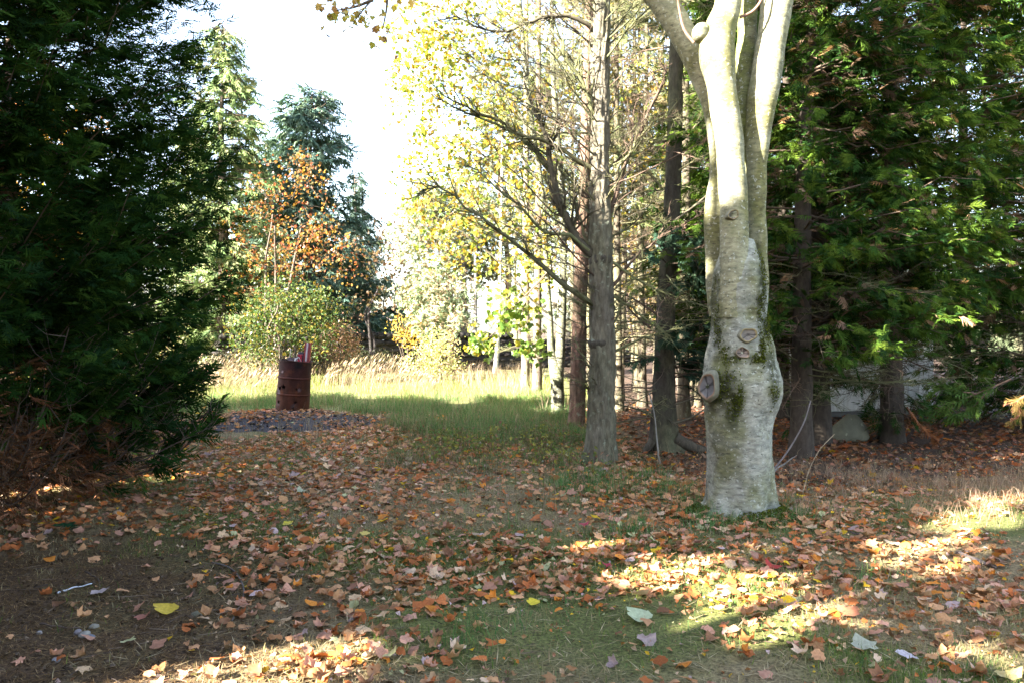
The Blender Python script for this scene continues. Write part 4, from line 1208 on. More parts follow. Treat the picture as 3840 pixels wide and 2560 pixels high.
part('limbs', limbs, M['twig'], t_y, kind='stuff')
m_ = MB(); leaf_cloud(m_, LEAF_LO, tg, 7, 0.11, (0.06, 0.11), YEL, r)
part('leaves', m_, M['leaf_tree'], t_y, smooth=False, kind='stuff')

# low green and yellow bough of the same kind in front of the trunks, leaves one by one
def leaf_bough(name, lab, pxs_list, tg, per, spread, size, cols, seed, Y, tmpl_n=6, spin=None):
    r = np.random.default_rng(seed)
    base = P(*pxs_list[0][0], Y)
    t = thing(name, lab, 'branch', base); mt = MB(); sk = []
    for pxs in pxs_list:
        q = resample(A([P(u, v, Y) for u, v in pxs]), 14); tube(mt, q, np.linspace(0.014, 0.004, 14), 6, col=(0.13, 0.10, 0.07)); sk += list(q)
    colonize(sk, tg, r, mt, 0.005, (0.14, 0.10, 0.07), 0.2, 0.02)
    part('stem', mt, M['twig'], t)
    mes = []
    for k in range(4):
        b = MB(); v, f = LEAF_HI[k]; b.add(v, tri=f); mes.append(b.mesh('leaf', M['leaf_tree_one']))
    n = len(tg) * per
    p = np.repeat(tg, per, 0) + r.normal(0, spread, (n, 3))
    for k in range(n):
        s = r.uniform(*size); d = Vector((r.normal(0, 0.5), r.normal(0, 0.5), -0.8 + r.normal(0, 0.3)))
        e = d.to_track_quat('Y', 'Z').to_euler(); e.rotate_axis('Y', r.uniform(-0.9, 0.9))
        c = A(cols[r.integers(len(cols))]) * r.uniform(0.8, 1.2)
        link('leaf', mes[r.integers(4)], t, Vector(p[k]) - Vector(base), e, (s, s, s), c)
    return t


GRN = [(0.14, 0.24, 0.04), (0.18, 0.28, 0.045), (0.11, 0.20, 0.04), (0.26, 0.32, 0.05), (0.42, 0.36, 0.05)]
r = np.random.default_rng(72); GY = 13.4
tg = np.concatenate([blob_targets(34, P(1930, 1180, GY), (0.50, 0.35, 0.42), r), blob_targets(16, P(1810, 1290, GY), (0.25, 0.25, 0.2), r), blob_targets(12, P(1990, 1310, GY), (0.22, 0.2, 0.16), r)])
leaf_bough('maple_bough', 'low bough of large green and yellow maple leaves hanging before the sunlit trunks', [[(2075, 1000), (2000, 1080), (1960, 1180), (1990, 1280)], [(2040, 1040), (1930, 1150), (1840, 1260), (1790, 1300)], [(2060, 1330), (2020, 1340), (1980, 1330)]], tg, 4, 0.10, (0.10, 0.17), GRN, 73, GY)
r = np.random.default_rng(74); TY = 6.0
tg = np.concatenate([blob_targets(9, P(1300, 30, TY), (0.12, 0.12, 0.08), r), blob_targets(7, P(1370, 60, TY), (0.10, 0.10, 0.16), r), blob_targets(4, P(1240, 60, TY), (0.08, 0.08, 0.08), r), blob_targets(4, P(1440, 110, TY), (0.12, 0.1, 0.2), r), blob_targets(10, P(1440, -60, TY), (0.25, 0.2, 0.12), r)])
leaf_bough('maple_bough', 'tip of a yellow leaved maple bough hanging from the top edge against white sky', [[(1480, -150), (1420, -30), (1360, 40), (1330, 80)], [(1400, 0), (1320, 30), (1260, 40)], [(1450, -90), (1450, 30), (1435, 110)]], tg, 3, 0.06, (0.045, 0.075), [(0.55, 0.42, 0.08), (0.46, 0.42, 0.08), (0.58, 0.36, 0.10), (0.42, 0.22, 0.10)], 75, TY)

# ---- other trunks along the lit edge of the clearing
def edge_trunk(lab, rows, Y, col, mat, n=20, rings=70, amp=0.01, moss=0.2, sd=1, name='pine_tree', limbs=10, ll=(0.6, 1.6), zr=(0.8, 6), crown=0, crown_cols=NC, flare=0.04):
    u, v = (rows[1][1] + rows[1][2]) / 2, rows[1][0]
    t = thing(name, lab, 'tree', P(u, v, Y) * A([1, 1, 0])); r = np.random.default_rng(sd)
    mb = MB(); q = px_trunk(mb, rows, Y, n, rings, col, sd, amp, 3.5, flare, moss)
    part('trunk', mb, mat, t)
    if limbs:
        m_ = MB(); m2 = MB()
        for k in range(limbs):
            z = r.uniform(*zr); i = np.argmin(abs(q[:, 2] - z)); a = r.uniform(0, 6.28)
            b = dead_limb(m_, q[i, :3], (math.cos(a), math.sin(a), r.uniform(0, 0.5)), r.uniform(*ll), r, r.uniform(0.008, 0.015), 0.0, 12, 0.1, 0.5, 2)
            if crown and z > 3.0:
                n_ = crown; pp, dd = along(b, r.uniform(0.3, 1, n_)); put_sprays(m2, ND, pp + r.normal(0, 0.12, (n_, 3)), nrm(dd + r.normal(0, 0.6, (n_, 3))), r.uniform(0.2, 0.36, n_), mixcol(crown_cols, n_, r), r)
        part('dead_branches', m_, M['twig'], t, kind='stuff')
        if crown and m2.n: part('crown', m2, M['needle'], t, smooth=False, kind='stuff')
    return t


OLV = [(0.10, 0.115, 0.05), (0.13, 0.13, 0.06), (0.08, 0.10, 0.05), (0.16, 0.13, 0.07)]
edge_trunk('white sunlit trunk standing just behind the dark flared trunk', [(1490, 1948, 1996), (1455, 1951, 1990), (1300, 1955, 1988), (1000, 1958, 1986), (600, 1962, 1984), (0, 1966, 1982), (-400, 1968, 1980)], 20.5, (0.22, 0.18, 0.13), M['bark_pine'], sd=201, limbs=22, crown=6, crown_cols=OLV)
edge_trunk('dark flared trunk in front of the white sunlit one', [(1515, 1980, 2052), (1487, 1990, 2038), (1400, 1996, 2032), (1200, 2000, 2032), (800, 2006, 2032), (300, 2010, 2030), (-300, 2014, 2028)], 18.7, (0.13, 0.10, 0.08), M['bark_pine'], sd=202, limbs=26, crown=6, crown_cols=OLV)
edge_trunk('short pale leaning birch like trunk in front of the black wall', [(1410, 1846, 1872), (1391, 1848, 1870), (1300, 1856, 1874), (1200, 1862, 1878), (900, 1872, 1884), (400, 1882, 1890)], 28.5, (0.34, 0.33, 0.29), M['bark_birch'], sd=203, limbs=8, name='birch_tree')
edge_trunk('thin bluish grey trunk left of the green maple bough', [(1400, 1764, 1794), (1378, 1766, 1790), (1206, 1774, 1790), (900, 1778, 1790), (500, 1780, 1788)], 31, (0.17, 0.16, 0.16), M['bark_dark'], sd=204, limbs=8)
edge_trunk('thick short dark trunk at the end of the black wall', [(1380, 1716, 1766), (1350, 1722, 1762), (1250, 1726, 1758), (1100, 1728, 1752), (850, 1730, 1746)], 32.5, (0.10, 0.08, 0.07), M['bark_dark'], sd=205, limbs=0)

# ---- pale sunlit Scots pine behind the clearing
def tuft_tree(lab, base, H, r0, cents, cols, sd, twc=(0.26, 0.17, 0.11), name='pine_tree', size=(0.28, 0.5), per=14, spread=0.22, tmpl=None, tcol=(0.16, 0.11, 0.085), lean=(0, 0)):
    r = np.random.default_rng(sd); t = thing(name, lab, 'tree', base); mb = MB()
    pts, R = simple_trunk(mb, A(base) + A([0, 0, -0.2]), A(base) + A([lean[0], lean[1], H]), r0, r0 * 0.25, r, 10, 30, 0.3, tcol, 0.04)
    tg = np.concatenate([blob_targets(n_, c_, q_, r) for c_, q_, n_ in cents])
    sk = list(pts[8:]); part('trunk', mb, M['bark_dark'], t)
    m_ = MB(); dirs = colonize(sk, tg, r, m_, 0.03, twc, 0.6, 0.12); part('limbs', m_, M['twig'], t, kind='stuff')
    m2 = MB(); n = len(tg) * per
    p = np.repeat(tg, per, 0) + r.normal(0, spread, (n, 3)); d = np.repeat(dirs, per, 0) + r.normal(0, 0.7, (n, 3)) + A([0, 0, 0.15])
    put_sprays(m2, tmpl or ND_FAR, p, d, r.uniform(size[0], size[1], n), mixcol(cols, n, r, 0.25), r, roll=1.0)
    part('crown', m2, M['needle'] if tmpl is None else M['leaf_small'], t, smooth=False, kind='stuff')
    return t


gz = lambda u, Y: A([(u - 1920) / 2987 * Y, Y, 0.0])
PPINE = [(0.19, 0.25, 0.14), (0.24, 0.28, 0.17), (0.16, 0.21, 0.13), (0.30, 0.26, 0.16), (0.36, 0.26, 0.18)]
tuft_tree('pale blue green sunlit pine with pinkish twigs behind the clearing', gz(1690, 24.5), 5.4, 0.14, [(P(1640, 1080, 24), (1.25, 1.0, 0.85), 60), (P(1600, 900, 24.5), (1.15, 1.1, 0.85), 50), (P(1700, 800, 24.5), (1.4, 1.0, 1.0), 60), (P(1660, 1200, 23.5), (1.0, 0.8, 0.36), 28), (P(1580, 760, 24.5), (0.75, 0.75, 0.65), 24)], PPINE, 301, size=(0.13, 0.26), spread=0.17, per=22)
tuft_tree('tall pale olive pine behind the yellow maple', gz(1900, 34), 11, 0.18, [(P(1850, 760, 34), (2.2, 1.6, 2.0), 80), (P(1960, 400, 34), (2.4, 1.6, 2.6), 90), (P(1780, 980, 34), (1.6, 1.3, 1.0), 40), (P(2060, 800, 33), (1.6, 1.3, 2.4), 60)], [(0.13, 0.15, 0.07), (0.17, 0.17, 0.09), (0.10, 0.12, 0.06), (0.2, 0.16, 0.1)], 302)

# ---- spruces beyond the meadow on the left
def spruce(lab, base, H, R, cols, sd, nb=130, droop=0.35, per=13, size=(0.35, 0.6), zlo=0.6, col=(0.11, 0.085, 0.07), pw=0.85, name='spruce_tree'):
    r = np.random.default_rng(sd); base = A(base); t = thing(name, lab, 'tree', base); mb = MB()
    simple_trunk(mb, base + A([0, 0, -0.2]), base + A([0, 0, H * 0.985]), H * 0.022, 0.015, r, 10, 30, 0.4, col, 0.01); part('trunk', mb, M['bark_dark'], t)
    m1 = MB(); m2 = MB()
    for k in range(nb):
        z = zlo + (H - zlo) * (k + r.random()) / nb
        L = R * (1 - (z - zlo) / (H - zlo + 0.3)) ** pw * r.uniform(0.65, 1.1) + 0.12
        a = r.uniform(0, 6.28); f = np.linspace(0, 1, 6)
        b = np.stack((np.cos(a) * L * f, np.sin(a) * L * f, z + L * (0.25 * f - droop * f ** 2 * 1.6 + 0.30 * f ** 4)), 1) + base
        tube(m1, b, np.linspace(0.03, 0.006, 6), 4, col=(0.11, 0.08, 0.06), cap=False)
        n = int(per * (0.5 + L)); tt = 1 - 0.9 * r.random(n) ** 1.2; p, d = along(b, tt); side = nrm(np.cross(d, A([0, 0, 1.0])))
        p = p + side * r.normal(0, 0.10, (n, 1)) * L + A([0, 0, -1]) * np.abs(r.normal(0, 0.08, (n, 1)))
        d2 = nrm(d * 0.8 + side * r.normal(0, 0.6, (n, 1)) + A([0, 0, 1]) * r.normal(-0.15 - droop * 0.6, 0.25, (n, 1)))
        put_sprays(m2, ND_FAR, p, d2, r.uniform(*size, n) * (0.65 + 0.35 * min(1, L)), mixcol(cols, n, r, 0.25), r, roll=0.5)
    part('branches', m1, M['twig'], t, kind='stuff'); part('crown', m2, M['needle'], t, smooth=False, kind='stuff')
    return t


def topH(v, Y): return P(1920, v, Y)[2]


SPA = [(0.15, 0.21, 0.08), (0.19, 0.24, 0.10), (0.11, 0.17, 0.07), (0.23, 0.24, 0.12)]
SPB = [(0.075, 0.125, 0.095), (0.095, 0.15, 0.11), (0.06, 0.105, 0.085), (0.12, 0.165, 0.115)]
spruce('tall yellowish green drooping spruce beside the dark cypress', gz(840, 27), topH(85, 27), 2.6, SPA, 311, 170, 0.30, 11, (0.3, 0.55), pw=0.62)
spruce('blue green spruce with pointed top beyond the orange maple', gz(1170, 30), topH(335, 30), 3.3, SPB, 312, 190, 0.22, 13, (0.32, 0.58), pw=0.58)
spruce('smaller greyish spruce between the two taller ones', gz(1010, 34), topH(520, 34), 2.4, SPB, 313, 110, 0.25, 12)
spruce('low dark spruce right of the blue green one', gz(1335, 38), topH(640, 38), 2.2, [(0.05, 0.08, 0.06), (0.07, 0.10, 0.08)], 314, 90, 0.3, 10)
spruce('far spruce hidden behind the left end of the wall', gz(700, 36), topH(420, 36), 3.0, SPA, 315, 80, 0.3, 7)


ORG = [(0.26, 0.11, 0.024), (0.27, 0.155, 0.028), (0.16, 0.055, 0.022), (0.22, 0.14, 0.03), (0.12, 0.075, 0.03), (0.27, 0.08, 0.035), (0.09, 0.08, 0.03)]
def leafy(lab, base, H, r0, cents, cols, sd, name='maple_tree', size=(0.10, 0.17), per=12, spread=0.22, tcol=(0.10, 0.08, 0.065), forks=3, tmpl=None, spreadf=0.6, mat='leaf_tree', cat='tree', twr=0.02):
    r = np.random.default_rng(sd); base = A(base); t = thing(name, lab, cat, base); mb = MB(); sk = []
    for k in range(forks):
        a = r.uniform(0, 6.28); top = base + A([math.cos(a) * spreadf, math.sin(a) * spreadf, H * r.uniform(0.8, 1)])
        pts, R = simple_trunk(mb, base + A([math.cos(a), math.sin(a), 0]) * r0 * 0.8 + A([0, 0, -0.15]), top, r0, r0 * 0.3, r, 8, 20, 0.3, tcol, 0.12); sk += list(pts[4:])
    part('trunk', mb, M['bark_dark'], t)
    tg = np.concatenate([blob_targets(n_, c_, q_, r) for c_, q_, n_ in cents])
    m_ = MB(); colonize(sk, tg, r, m_, twr, tcol, 0.5, 0.10); part('limbs', m_, M['twig'], t, kind='stuff')
    m2 = MB(); leaf_cloud(m2, tmpl or LEAF_LO, tg, per, spread, size, cols, r); part('leaves', m2, M[mat], t, smooth=False, kind='stuff')
    return t


SMALL = []
for s_ in range(3):
    v_, t_ = kite((0, 0), (0, 1), 1.0, 0.30); v_ = np.array(v_); v_[2, 2] = -0.25; v_[1, 2] = 0.08 * s_; SMALL.append((v_, np.array(t_)))
leafy('orange and russet autumn maple in front of the blue green spruce', gz(1030, 25.5), 5.2, 0.075, [(P(1080, 720, 25.5), (1.5, 1.0, 1.1), 44), (P(1000, 900, 25.5), (1.6, 1.0, 1.1), 48), (P(1200, 980, 25.2), (1.4, 0.9, 1.0), 46), (P(950, 1040, 25.4), (1.1, 0.8, 0.8), 32), (P(1190, 880, 25), (0.7, 0.7, 0.6), 20), (P(1130, 620, 25.5), (0.5, 0.5, 0.5), 14)], ORG, 321, size=(0.07, 0.125), per=10, spread=0.16, mat='leaf_small')
GB = [(0.045, 0.08, 0.018), (0.075, 0.12, 0.026), (0.04, 0.075, 0.02), (0.10, 0.13, 0.03), (0.20, 0.15, 0.03), (0.05, 0.08, 0.03)]
leafy('round dense green apple like bush right behind the rusty drum', gz(1080, 22), 2.2, 0.06, [(P(1080, 1190, 22), (1.15, 1.0, 0.70), 120), (P(950, 1250, 21.8), (0.65, 0.6, 0.45), 44), (P(1180, 1140, 22), (0.6, 0.6, 0.45), 36), (P(1040, 1090, 22), (0.5, 0.5, 0.3), 20), (P(1170, 1280, 22), (0.5, 0.5, 0.3), 24), (P(1000, 1330, 21.8), (0.5, 0.4, 0.2), 14), (P(1235, 1215, 22), (0.3, 0.3, 0.3), 10), (P(900, 1190, 22), (0.3, 0.3, 0.35), 10)], GB, 322, name='green_bush', size=(0.06, 0.115), per=20, spread=0.18, tmpl=SMALL, mat='leaf_small', cat='bush', forks=5)
leafy('reddish brown leafed shrub right of the drum before the wall', gz(1265, 23.5), 1.4, 0.03, [(P(1270, 1290, 23.5), (0.75, 0.6, 0.65), 90)], [(0.20, 0.12, 0.07), (0.24, 0.13, 0.09), (0.14, 0.14, 0.06), (0.28, 0.17, 0.12)], 323, name='brown_shrub', size=(0.05, 0.09), per=22, spread=0.12, tmpl=SMALL, mat='leaf_small', cat='bush', forks=6, twr=0.01)
leafy('thin black stemmed young tree with few dull leaves before the wall', gz(1398, 27), 3.3, 0.075, [(P(1420, 980, 27), (0.9, 0.8, 0.6), 26), (P(1380, 1130, 27), (0.8, 0.6, 0.4), 16), (P(1500, 1120, 27), (0.6, 0.6, 0.4), 12)], [(0.10, 0.10, 0.05), (0.16, 0.12, 0.06), (0.22, 0.13, 0.08)], 324, name='young_tree', size=(0.09, 0.14), per=6, tcol=(0.035, 0.03, 0.03), forks=2, spreadf=0.35, spread=0.2)
leafy('pinkish orange leaved small tree left of the pale pine', gz(1500, 33), 4.2, 0.06, [(P(1490, 960, 33), (0.9, 0.8, 1.0), 34), (P(1440, 860, 33), (0.5, 0.5, 0.6), 12)], [(0.42, 0.24, 0.15), (0.40, 0.20, 0.10), (0.3, 0.2, 0.14)], 325, size=(0.11, 0.18), per=7, spread=0.22)
leafy('golden yellow leaved shrub growing over the black wall', gz(1535, 26), 1.7, 0.025, [(P(1530, 1230, 26), (0.6, 0.5, 0.55), 50)], [(0.50, 0.36, 0.06), (0.44, 0.34, 0.08), (0.52, 0.30, 0.06)], 326, name='golden_shrub', size=(0.07, 0.12), per=10, spread=0.12, tmpl=SMALL, mat='leaf_small', cat='bush', forks=5, twr=0.01)
leafy('blown out pale yellow green bramble bush at the back of the meadow', gz(1625, 22.5), 1.1, 0.02, [(P(1620, 1370, 22.5), (0.95, 0.7, 0.55), 110), (P(1640, 1300, 22.3), (0.55, 0.5, 0.45), 40)], [(0.34, 0.36, 0.14), (0.42, 0.36, 0.18), (0.26, 0.32, 0.10), (0.46, 0.36, 0.22)], 327, name='bramble_bush', size=(0.05, 0.09), per=18, spread=0.12, tmpl=SMALL, mat='leaf_small', cat='bush', forks=7, twr=0.008)
leafy('orange and yellow tree glimpsed through the dark cypress', gz(150, 24), 5.5, 0.10, [(P(180, 500, 24), (1.8, 1.2, 1.1), 60), (P(280, 940, 24), (1.4, 1.0, 0.7), 40), (P(60, 700, 24), (1.2, 1.0, 1.0), 30)], [(0.5, 0.34, 0.05), (0.46, 0.25, 0.05), (0.40, 0.16, 0.05)], 328, size=(0.12, 0.2), per=10)
leafy('sunlit yellow green hedge bush behind the cypress at far left', gz(250, 19), 1.6, 0.04, [(P(300, 1330, 19), (2.6, 0.8, 0.7), 110)], [(0.22, 0.22, 0.08), (0.3, 0.24, 0.12), (0.16, 0.18, 0.06), (0.3, 0.16, 0.1)], 329, name='hedge_bush', size=(0.07, 0.12), per=16, spread=0.16, tmpl=SMALL, mat='leaf_small', cat='bush', forks=7, spreadf=1.4)

SHADE_DK = [(0.022, 0.032, 0.014), (0.035, 0.036, 0.02), (0.05, 0.04, 0.026), (0.016, 0.022, 0.012)]  # near-black leaf colours stand in for shade below the bushes
leafy('low bramble tangle coloured dark as shade in front of the wall, right of the brown shrub', gz(1380, 25.6), 0.7, 0.02, [(P(1390, 1345, 25.6), (1.1, 0.5, 0.28), 60)], SHADE_DK, 341, name='bramble_bush', size=(0.05, 0.09), per=18, spread=0.12, tmpl=SMALL, mat='leaf_small', cat='bush', forks=6, spreadf=0.7, twr=0.008, tcol=(0.03, 0.025, 0.02))
leafy('thicket coloured dark as shade under the green bush left of the drum', gz(960, 23.0), 0.7, 0.02, [(P(930, 1335, 23.0), (1.3, 0.5, 0.26), 64), (P(1130, 1335, 23.2), (0.7, 0.5, 0.26), 36)], SHADE_DK, 342, name='bramble_bush', size=(0.05, 0.09), per=18, spread=0.12, tmpl=SMALL, mat='leaf_small', cat='bush', forks=6, spreadf=0.8, twr=0.008, tcol=(0.03, 0.025, 0.02))
# ---- the lit wood between and behind the trunks: thin bare conifers, two shared builds
def bare_variant(sd):
    r = np.random.default_rng(sd); H = 11.0; m1 = MB(); m2 = MB(); m3 = MB()
    def cf(V, ring): 
        n_ = fbm(V[..., 0] * 6, V[..., 1] * 6, V[..., 2] * 2, sd)[..., None]
        return A([0.10, 0.082, 0.058]) * (0.6 + 0.7 * n_) + A([0.05, 0.06, 0.02]) * np.clip((n_ - 0.45) * 4, 0, 1)
    f = np.linspace(0, 1, 26); pts = np.stack((0.25 * (vn(f * 3, 0, 0, sd) - 0.5), 0.25 * (vn(f * 3, 5, 0, sd) - 0.5), f * H - 0.1), 1)
    tube(m1, pts, np.linspace(0.085, 0.02, 26) * (1 + 0.6 * np.exp(-f * 40)), 10, colf=cf)
    for k in range(70):
        z = r.uniform(0.7, H - 0.5); a = r.uniform(0, 6.28); i_ = np.argmin(abs(pts[:, 2] - z))
        b = dead_limb(m2, pts[i_], (math.cos(a), math.sin(a), r.uniform(0.0, 0.6)), r.uniform(0.6, 1.7), r, r.uniform(0.007, 0.013), 0.0, 12, 0.1, 0.55, 3)
        if z > 3.2 and r.random() < 0.75:
            n = 12; pp, dd = along(b, r.uniform(0.25, 1, n)); put_sprays(m3, ND, pp + r.normal(0, 0.1, (n, 3)), nrm(dd + r.normal(0, 0.6, (n, 3))), r.uniform(0.18, 0.36, n), mixcol(OLV, n, r, 0.3), r)
    return m1.mesh('trunk', M['bark_pine']), m2.mesh('dead_branches', M['twig']), m3.mesh('crown', M['needle'], False)


BV = [bare_variant(501), bare_variant(502)]
r = np.random.default_rng(503)
bare = [(2310, 15.2, 'bare conifer close on the right of the furrowed pine'), (2420, 16.4, 'bare conifer just left behind the dark spruce'), (2570, 13.6, 'bare conifer just right behind the dark spruce'), (2640, 18.2, 'bare conifer touching the pale tree on its left in the shade'), (2700, 14.8, 'bare conifer directly behind the pale tree'), (2380, 20.5, 'bare conifer in the second row between pine and spruce'), (2500, 24, 'bare conifer in the third row behind the dark spruce'), (2240, 17, 'bare conifer directly behind the furrowed pine'), (2342, 18, 'bare conifer with slender mossy trunk between the furrowed pine and the dark spruce'), (2400, 23, 'thin bare conifer deep behind the dark spruce to its left'), (2600, 16.5, 'bare conifer seen between the dark spruce and the pale tree'), (2580, 22, 'bare conifer far behind the gap beside the pale tree'),
        (2290, 26, 'bare conifer far behind the furrowed pine'), (2460, 28, 'bare conifer at the back of the lit wood'), (2200, 22, 'bare conifer behind the reddish pine'), (2140, 29, 'bare conifer far beyond the forked maple'), (2720, 21, 'bare conifer hidden behind the pale tree'),
        (2660, 29, 'bare conifer in the deep wood left of the pale tree'), (2020, 33, 'bare conifer beyond the dark flared trunk'), (2850, 26, 'bare conifer behind the dark cypresses'), (3050, 22, 'bare conifer in the gap behind the slim cypress'), (3200, 27, 'bare conifer behind the boulder'), (3700, 21, 'bare conifer in the far right gap'),
        (3560, 26, 'bare conifer far behind the sunlit sprays'), (3840, 24, 'bare conifer at the far right edge'), (2370, 34, 'bare conifer in the farthest row of the wood'), (2540, 35, 'bare conifer in the farthest row behind the dark spruce'), (1930, 40, 'bare conifer in the far distance between the pale pine and the trunks')]
for k, (u, Y, lab) in enumerate(bare):
    o = thing('conifer_tree', lab, 'tree', gz(u, Y), 'bare conifers in the lit wood'); s = r.uniform(0.85, 1.2); o.rotation_euler = (0, 0, r.uniform(0, 6.28)); o.scale = (s, s, s * r.uniform(0.95, 1.1))
    for nm, me in zip(('trunk', 'dead_branches', 'crown'), BV[k % 2]):
        ch = link(nm, me, o)
        if nm != 'trunk': ch['kind'] = 'stuff'
# understorey with brown and golden leaves
BRN = [(0.24, 0.15, 0.10), (0.30, 0.20, 0.13), (0.20, 0.14, 0.08), (0.44, 0.30, 0.06), (0.26, 0.22, 0.10)]
leafy('brown and golden leaved beech thicket behind the dark spruce', gz(2560, 19.5), 4.5, 0.05, [(P(2590, 900, 19.5), (1.0, 0.8, 1.6), 60), (P(2420, 1000, 20), (1.1, 0.8, 1.5), 60), (P(2620, 1200, 19), (0.7, 0.6, 0.9), 40)], BRN, 331, name='beech_tree', size=(0.07, 0.12), per=14, spread=0.2, tmpl=SMALL, mat='leaf_small', forks=5)
leafy('golden leaved tree shining between furrowed pine and dark spruce', gz(2400, 21.5), 7.0, 0.07, [(P(2400, 480, 21.5), (1.1, 0.8, 1.6), 70), (P(2560, 300, 21.5), (1.0, 0.8, 1.6), 60), (P(2330, 150, 22), (1.4, 0.9, 1.4), 60)], [(0.46, 0.33, 0.06), (0.36, 0.30, 0.08), (0.26, 0.18, 0.11), (0.2, 0.2, 0.08)], 332, name='beech_tree', size=(0.08, 0.13), per=12, spread=0.24, tmpl=SMALL, mat='leaf_small', forks=4)
leafy('brown leaved thicket behind the slim right cypress', gz(3000, 24), 4.0, 0.05, [(P(2950, 1000, 24), (1.6, 0.8, 1.8), 50), (P(3200, 1100, 25), (1.6, 0.8, 1.4), 40)], BRN, 333, name='beech_tree', size=(0.08, 0.14), per=10, spread=0.26, tmpl=SMALL, mat='leaf_small', forks=4)
# far tree belt closing the view
far_cols = [(0.06, 0.085, 0.05), (0.08, 0.10, 0.055), (0.10, 0.095, 0.06)]
fl = [('distant conifer of the belt beyond the wall, left of the young tree', 1290, 52, 7.5), ('distant low conifer right of the young tree', 1590, 55, 6.0), ('distant conifer beyond the lit wood', 2250, 46, 11), ('distant conifer behind the bare conifers', 2480, 48, 12), ('distant conifer beyond the pale tree', 2780, 45, 11.5), ('distant conifer behind the shed', 3180, 42, 5), ('distant conifer beyond the right gap', 3500, 46, 4.5), ('distant conifer at the right edge', 3820, 44, 4.5),
      ('distant conifer behind the left spruces', 900, 50, 8), ('distant conifer far left behind the cypress', 350, 46, 10), ('distant conifer at the left edge', 30, 44, 10)]
for k, (lab, u, Y, H) in enumerate(fl):
    spruce(lab, gz(u, Y), H, 3.0, far_cols, 340 + k, 80, 0.3, 4.5, (0.8, 1.3), zlo=0.3, pw=0.7, name='conifer_tree')
# ------------------------------------------------------------------ dry stone wall at the back of the clearing
def stone_mesh(seed, name, k=1):
    r = np.random.default_rng(seed)
    v = []; 
    for z in (-1, -0.35, 0.35, 1):
        for a in range(6):
            rad = (0.80 if abs(z) == 1 else 1.02) * r.uniform(0.86, 1.1)
            v.append((math.cos(a * math.pi / 3 + 0.5) * 0.5 * rad, math.sin(a * math.pi / 3 + 0.5) * 0.5 * rad, z * 0.5 * r.uniform(0.85, 1.05)))
    q = [(l * 6 + a, l * 6 + (a + 1) % 6, (l + 1) * 6 + (a + 1) % 6, (l + 1) * 6 + a) for l in range(3) for a in range(6)]
    t = [(18, 18 + a, 18 + a + 1) for a in range(1, 5)] + [(0, a + 1, a) for a in range(1, 5)]
    b = MB(); b.add(A(v)[:, [2, 1, 0]], tri=t, quad=q); return b.mesh(name, M['stone'], True)


r = np.random.default_rng(601)
W0 = gz(820, 25.5); W1 = gz(2330, 34.0)
wdir = nrm(W1 - W0); wlen = np.linalg.norm(W1 - W0); wang = math.atan2(wdir[1], wdir[0])
t_w = thing('stone_wall', 'low dark dry stone wall running along the back of the clearing', 'wall', W0)
SM = [stone_mesh(610 + k, 'stone') for k in range(7)]
zc = 0.0; course = 0; nst = 0
extra = MB()
while zc < 0.95:
    h = r.uniform(0.20, 0.27); x = r.uniform(-0.2, 0)
    while x < wlen:
        L = r.uniform(0.30, 0.62)
        p = W0 + wdir * (x + L / 2); g_ = float(gh(p[0], p[1])) * 0.3
        u_ = 1920 + p[0] / p[1] * 2987
        c = A([0.024, 0.021, 0.019]) * r.uniform(0.6, 1.5) * A([1, r.uniform(0.93, 1.05), r.uniform(0.85, 1.1)])
        if nst < 290:
            link('stone', SM[r.integers(7)], t_w, (p[0] - W0[0], p[1] - W0[1] + r.normal(0, 0.03), g_ + zc + h / 2), (r.normal(0, 0.06), r.normal(0, 0.07), wang + r.normal(0, 0.06)), (L * 1.02, 0.44 * r.uniform(0.85, 1.1), h * 1.04), c); nst += 1
        x += L
    zc += h * 0.96; course += 1
top_z = zc
x = 0
while x < wlen:      # upright coping stones, some fallen
    L = r.uniform(0.16, 0.3)
    if vn(x * 0.5, 0, 0, 5) > 0.3 and nst < 300 + 60:
        p = W0 + wdir * (x + L / 2); hh = r.uniform(0.2, 0.34)
        link('coping_stone', SM[r.integers(7)], t_w, (p[0] - W0[0], p[1] - W0[1], top_z + hh * 0.42), (r.normal(0, 0.1), r.normal(0, 0.12), wang + r.normal(0, 0.1)), (L, 0.42, hh), A([0.024, 0.022, 0.02]) * r.uniform(0.6, 1.5)); nst += 1
    x += L
mb = MB(); R3 = rotm('z', wang); box(mb, (0, -0.13, 0), (wlen, 0.13, top_z - 0.05), (0.02, 0.018, 0.016), M=R3, o=W0)
part('wall_core', mb, M['plain'], t_w, smooth=False)

# ------------------------------------------------------------------ white shed behind the cypresses
S0 = P(3085, 1576, 14.4) * A([1, 1, 0]); S1 = P(3500, 1576, 15.0) * A([1, 1, 0])
sdir = nrm(S1 - S0); slen = np.linalg.norm(S1 - S0); sang = math.atan2(sdir[1], sdir[0]); SR = rotm('z', sang)
t_sh = thing('shed', 'low whitish ribbed shed half hidden behind the cypress trunks', 'shed', S0); t_sh.rotation_euler = (0, 0, sang)
mb = MB(); box(mb, (0.01, 0.05, 0.08), (slen - 0.01, 2.0, 1.62), (0.50, 0.52, 0.54)); o = bpy.data.objects.new('wall', mb.mesh('wall', M['plain'], False)); COL.objects.link(o); o.parent = t_sh
pm = MB(); pw_ = slen / 11
box(pm, (0.006, 0, 0.10), (pw_ - 0.006, 0.048, 1.60), (0.72, 0.72, 0.70)); box(pm, (pw_ * 0.5 - 0.02, -0.018, 0.10), (pw_ * 0.5 + 0.02, -0.001, 1.60), (0.72, 0.72, 0.70))
pm = pm.mesh('panel', M['plain'], False)
for k in range(11): link('panel', pm, t_sh, (k * pw_, 0, 0))
